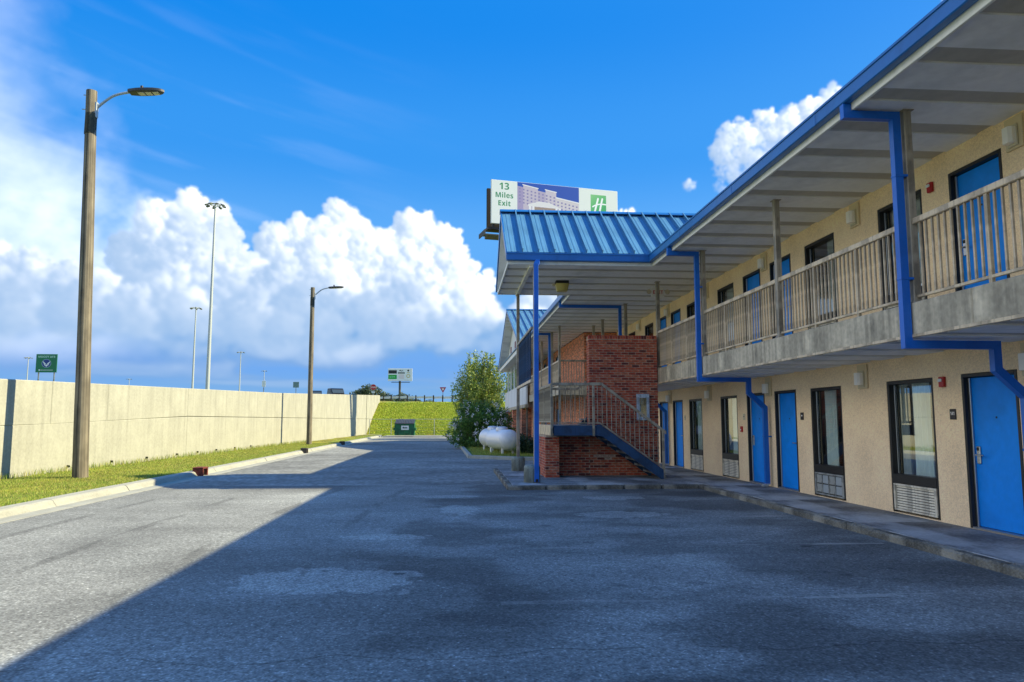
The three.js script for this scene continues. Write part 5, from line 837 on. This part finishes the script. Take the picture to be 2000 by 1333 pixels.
{ // guardrail
  const t = thing('guardrail', 'long steel guardrail on dark posts along the top of the bank', 'guardrail', null, [0, 0, 0]);
  const A = [3.2, -91.6], Bp = [-13.0, -112], L = Math.hypot(Bp[0] - A[0], Bp[1] - A[1]), n = 13, ux = (Bp[0] - A[0]) / L, uz = (Bp[1] - A[1]) / L;
  const prof = [[0.04, 0.30], [0.0, 0.27], [0.0, 0.22], [0.08, 0.17], [0.0, 0.11], [0.0, 0.05], [0.04, 0.0], [0.055, 0.0], [0.02, 0.06], [0.02, 0.10], [0.10, 0.17], [0.02, 0.23], [0.02, 0.265], [0.055, 0.30]];
  for (let k = 0; k < n; k++) { const f0 = k / n, f1 = (k + 1) / n, x0 = lerp(A[0], Bp[0], f0), z0 = lerp(A[1], Bp[1], f0), x1 = lerp(A[0], Bp[0], f1), z1 = lerp(A[1], Bp[1], f1), y0 = bankH(z0) + 0.42, y1 = bankH(z1) + 0.42; const g = prism(prof.map(([a, b]) => [-a, b]), 0, L / n - 0.01), m = mesh('rail', g, M.railSteel, t); m.position.set(x1, (y0 + y1) / 2, z1); m.rotation.y = Math.atan2(-ux, -uz); const p = mesh('post', boxGeo(0.16, 1.0, 0.2, 0.01), std(0x3a332c, 0.9), t); p.position.set(x0 + 0.06, y0 - 0.05, z0 + 0.16); }
}
{ // wire fence at the foot of the bank
  const t = thing('wire_fence', 'thin wire fence with steel posts along the foot of the bank', 'fence', null, [0, 0, 0]);
  const xs = [-9.2, -6.9, -4.6, -2.3, 0, 2.3, 4.6]; for (const x of xs) G('post', M.galv, t, tubeBetween([x, -0.1, -80.9], [x, 1.75, -80.9], 0.03, 0.03, 8)); G('top_rail', M.galv, t, tubeBetween([-9.2, 1.72, -80.9], [4.6, 1.72, -80.9], 0.022, 0.022, 6));
  for (let k = 0; k < 5; k++) G('wire', M.galv, t, tubeBetween([-9.2, 0.2 + k * 0.3, -80.9], [4.6, 0.2 + k * 0.3, -80.9], 0.006, 0.006, 4));
}
function car(x, y, z, turn, L, Wd, Hh, cab0, cab1, label) {
  const t = thing('pickup_truck', label, 'truck', null, [x, y, z]); t.rotation.y = turn;
  const body = new THREE.Shape([[-L / 2, 0.35], [-L / 2, 0.95], [-L / 2 + 0.1, 1.05], [cab0 - 0.05, 1.08], [L / 2 - 0.25, 0.98], [L / 2, 0.8], [L / 2, 0.35]].map((p) => new THREE.Vector2(...p)));
  mesh('body', new THREE.ExtrudeGeometry(body, { depth: Wd - 0.1, bevelEnabled: true, bevelSize: 0.05, bevelThickness: 0.05, bevelSegments: 2 }).translate(0, 0, -(Wd - 0.1) / 2), M.paintDark, t);
  const cab = new THREE.Shape([[cab0, 1.05], [cab0 + 0.25, Hh - 0.05], [cab0 + 0.4, Hh], [cab1 - 0.75, Hh], [cab1 - 0.55, Hh - 0.06], [cab1, 1.05]].map((p) => new THREE.Vector2(...p)));
  const c = mesh('cab', new THREE.ExtrudeGeometry(cab, { depth: Wd - 0.36, bevelEnabled: true, bevelSize: 0.04, bevelThickness: 0.06, bevelSegments: 2 }).translate(0, 0, -(Wd - 0.36) / 2), M.paintDark, t);
  mesh('windscreen', new THREE.BoxGeometry(0.03, 0.62, Wd - 0.42).rotateZ(0.72).translate(cab1 - 0.22, (Hh + 1.05) / 2, 0), std(0x3d4a55, 0.1), c);
  for (const s of [-1, 1]) mesh('side_window', bx(cab0 + 0.35, cab1 - 0.75, 1.12, Hh - 0.12, s * (Wd / 2 - 0.12), s * (Wd / 2 - 0.105)), std(0x2a343c, 0.1), c);
  for (const a of [-1, 1]) for (const s of [-1, 1]) { const w = mesh('wheel', new THREE.CylinderGeometry(0.38, 0.38, 0.24, 20).rotateX(Math.PI / 2), M.tyre, t); w.position.set(a * L * 0.31, 0.38, s * (Wd / 2 - 0.1)); const rm = mesh('rim', new THREE.CylinderGeometry(0.2, 0.2, 0.25, 14).rotateX(Math.PI / 2), M.silver, w); }
  for (const s of [-1, 1]) mesh('headlight', bx(L / 2 - 0.02, L / 2 + 0.04, 0.72, 0.88, s * (Wd / 2 - 0.35) - 0.14, s * (Wd / 2 - 0.35) + 0.14, 0.02), M.white, t);
}
car(-16.0, 3.95, -100, -Math.PI / 2 + 0.5, 5.3, 1.95, 1.82, -0.7, 1.35, 'black pickup truck cab showing over the wall near the second pole'); car(-20.7, 4.15, -112, -Math.PI / 2 + 0.2, 5.0, 1.9, 1.78, -1.2, 1.2, 'dark truck mostly hidden behind the second wooden pole');
{ // small billboard
  const z = -260, x0 = -23.56, x1 = -15.2, y0 = 15.2, y1 = 19.6, cx = (x0 + x1) / 2, t = thing('billboard', 'small distant white billboard on one dark pole over the bank', 'billboard', null, [cx, 4.2, z]), W = x1 - x0, H = y1 - y0, oy = (y0 + y1) / 2 - 4.2;
  mesh('panel', bx(-W / 2, W / 2, oy - H / 2, oy + H / 2, -0.2, 0.2, 0.04), std(0xd8dcde, 0.6), t);
  const m = canvasMat(512, 268, (x, w, h) => { x.fillStyle = '#eef1f2'; x.fillRect(0, 0, w, h); x.fillStyle = '#20262b'; x.fillRect(6, 36, 178, 74); x.fillStyle = '#0fa43a'; x.fillRect(4, 136, 180, 92); x.fillStyle = '#7fd49a'; for (const [a, b, c, d] of [[30, 170, 30, 30], [74, 160, 22, 40], [108, 168, 40, 24]]) x.fillRect(a, b, c, d); x.fillStyle = '#20262b'; x.beginPath(); x.moveTo(220, 66); x.lineTo(252, 26); x.lineTo(282, 46); x.lineTo(308, 36); x.lineTo(334, 66); x.lineTo(306, 52); x.lineTo(280, 62); x.lineTo(254, 46); x.closePath(); x.fill(); x.fillRect(206, 82, 148, 26); x.fillStyle = '#e3b7b4'; for (let k = 0; k < 4; k++) x.fillRect(222, 132 + k * 24, 122, 10); x.fillStyle = '#3b3a36'; x.beginPath(); x.arc(428, 42, 20, 0, 7); x.fill(); x.fillStyle = '#d8c88e'; x.fillRect(400, 78, 60, 18); x.beginPath(); x.arc(430, 160, 44, 0, 7); x.fill(); x.fillStyle = '#eef1f2'; x.beginPath(); x.arc(430, 160, 24, 0, 7); x.fill(); });
  const f = mesh('print', new THREE.PlaneGeometry(W - 0.1, H - 0.1), m, t); f.position.set(0, oy, 0.205);
  mesh('pole', tubeBetween([-0.1, -0.5, -0.5], [-0.1, oy - H / 2, -0.5], 0.4, 0.4, 14), std(0x4a4f55, 0.7), t); mesh('catwalk', bx(-W / 2 + 1.2, W / 2 - 0.8, oy - H / 2 - 0.5, oy - H / 2 - 0.3, -0.2, 0.7), std(0x3d4248, 0.7), t);
}
{ // large billboard over the gable roof
  const L = [3.235, -70], Rr = [16.27, -72.9], top = 24.87, H = 4.35, W = Math.hypot(Rr[0] - L[0], Rr[1] - L[1]), t = thing('billboard', 'large hotel billboard with green numbers rising above the gable roof', 'billboard', null, [(L[0] + Rr[0]) / 2, 0, (L[1] + Rr[1]) / 2]); t.rotation.y = -Math.atan2(Rr[1] - L[1], Rr[0] - L[0]);
  const oy = top - H / 2;
  mesh('panel', bx(-W / 2, W / 2, oy - H / 2, oy + H / 2, -0.12, 0.12, 0.02), std(0xd8dbd8, 0.6), t);
  const m = canvasMat(1536, 512, (x, w, h) => {
    x.fillStyle = '#eef2ea'; x.fillRect(0, 0, w, h); x.fillStyle = '#2a8a5c'; x.textAlign = 'center'; x.textBaseline = 'middle'; x.font = 'bold 112px sans-serif'; x.fillText('13', 148, 66); x.font = 'bold 84px sans-serif'; x.fillText('Miles', 148, 174, 230); x.fillText('Exit', 148, 270, 170);
    // print of a hotel front under a deep blue sky
    const x0 = 302, x1 = 1050; x.fillStyle = '#1450b4'; x.fillRect(x0, 0, x1 - x0, h); x.save(); x.beginPath(); x.rect(x0, 0, x1 - x0, h); x.clip(); x.scale(1, 0.64);
    const blk = (pts, c) => { x.fillStyle = c; x.beginPath(); pts.forEach((p, i) => i ? x.lineTo(p[0], p[1]) : x.moveTo(p[0], p[1])); x.closePath(); x.fill(); };
    blk([[302, 70], [380, 90], [380, 512], [302, 512]], '#a99bc0'); blk([[372, 40], [548, 86], [548, 512], [372, 512]], '#c9bdcb'); blk([[548, 128], [640, 150], [640, 512], [548, 512]], '#b9adc4'); blk([[640, 96], [770, 130], [770, 512], [640, 512]], '#cfc4cf'); blk([[770, 230], [1050, 300], [1050, 512], [770, 512]], '#d8cfd2');
    blk([[362, 30], [556, 80], [556, 96], [362, 48]], '#f1efee'); blk([[632, 86], [778, 122], [778, 138], [632, 104]], '#f1efee'); blk([[764, 218], [1050, 286], [1050, 304], [764, 238]], '#f1efee');
    x.fillStyle = '#8f86b4'; for (let r = 0; r < 5; r++) for (let c = 0; c < 16; c++) { const a = 322 + c * 46, b = 104 + r * 62 + c * 13; if (b < 500 && !(c > 9 && r < 1)) x.fillRect(a, b, 20, 30); }
    blk([[430, 400], [560, 330], [690, 340], [800, 420], [800, 440], [430, 430]], '#e9e5e4'); x.fillStyle = '#a58f80'; x.fillRect(490, 440, 270, 72); x.fillStyle = '#efeceb'; for (const a of [440, 480, 760, 800]) x.fillRect(a, 428, 26, 84); x.fillStyle = '#8d8a86'; x.fillRect(x0, 512, x1 - x0, 300); x.restore();
    // green badge
    x.translate(0, -84);
    const g = x.createLinearGradient(1196, 150, 1400, 420); g.addColorStop(0, '#8ed08a'); g.addColorStop(1, '#16a05a'); x.fillStyle = g; x.fillRect(1196, 150, 196, 262); x.strokeStyle = '#ffffff'; x.lineWidth = 22; x.lineCap = 'round';
    x.beginPath(); x.moveTo(1290, 196); x.quadraticCurveTo(1266, 290, 1246, 366); x.stroke(); x.beginPath(); x.moveTo(1344, 196); x.quadraticCurveTo(1318, 300, 1302, 396); x.stroke(); x.lineWidth = 16; x.beginPath(); x.moveTo(1222, 300); x.quadraticCurveTo(1286, 250, 1384, 262); x.stroke();
  });
  const f = mesh('print', new THREE.PlaneGeometry(W - 0.05, H - 0.05), m, t); f.position.set(0, oy, 0.124);
  mesh('back_panel', bx(-W / 2 + 0.05, W / 2 - 1, oy - H / 2 - 0.25, oy + H / 2 - 0.35, -1.9, -1.6, 0.02), std(0x2c2826, 0.9), t);
  for (let k = 0; k < 7; k++) { const a = -W / 2 + 0.3 + k * 2.1; mesh('frame_post', bx(a - 0.1, a + 0.1, oy - H / 2 - 0.5, oy + H / 2 - 0.2, -0.42, -0.125), std(0x3a3430, 0.8), t); }
  for (const dy of [0.35, 1.1]) mesh('beam', bx(-W / 2 - 0.2, W / 2, oy - H / 2 - dy - 0.12, oy - H / 2 - dy + 0.12, -1.6, -0.43 + dy * 0.2), std(0x4d4444, 0.8), t);
  mesh('catwalk', bx(-W / 2 - 0.9, W / 2, oy - H / 2 - 1.42, oy - H / 2 - 1.32, 0.2, 1.1), std(0x474a4f, 0.8), t); for (const a of [-W / 2 - 0.85, -W / 2 + 3, 0, W / 2 - 1]) mesh('catwalk_bracket', bx(a - 0.05, a + 0.05, oy - H / 2 - 1.32, oy - H / 2 - 0.9, -1.2, 1.05), std(0x474a4f, 0.8), t);
  mesh('pole', tubeBetween([1, -0.4, -1.0], [1, oy - H / 2 - 0.6, -1.0], 0.55, 0.5, 18), std(0x5a5f63, 0.7), t);
}
// ---------------------------------------------------------------- finish
scene.traverse((o) => { if (o.isMesh) { o.castShadow = true; o.receiveShadow = true; } delete o.userData.origin; });
renderer.render(scene, camera);
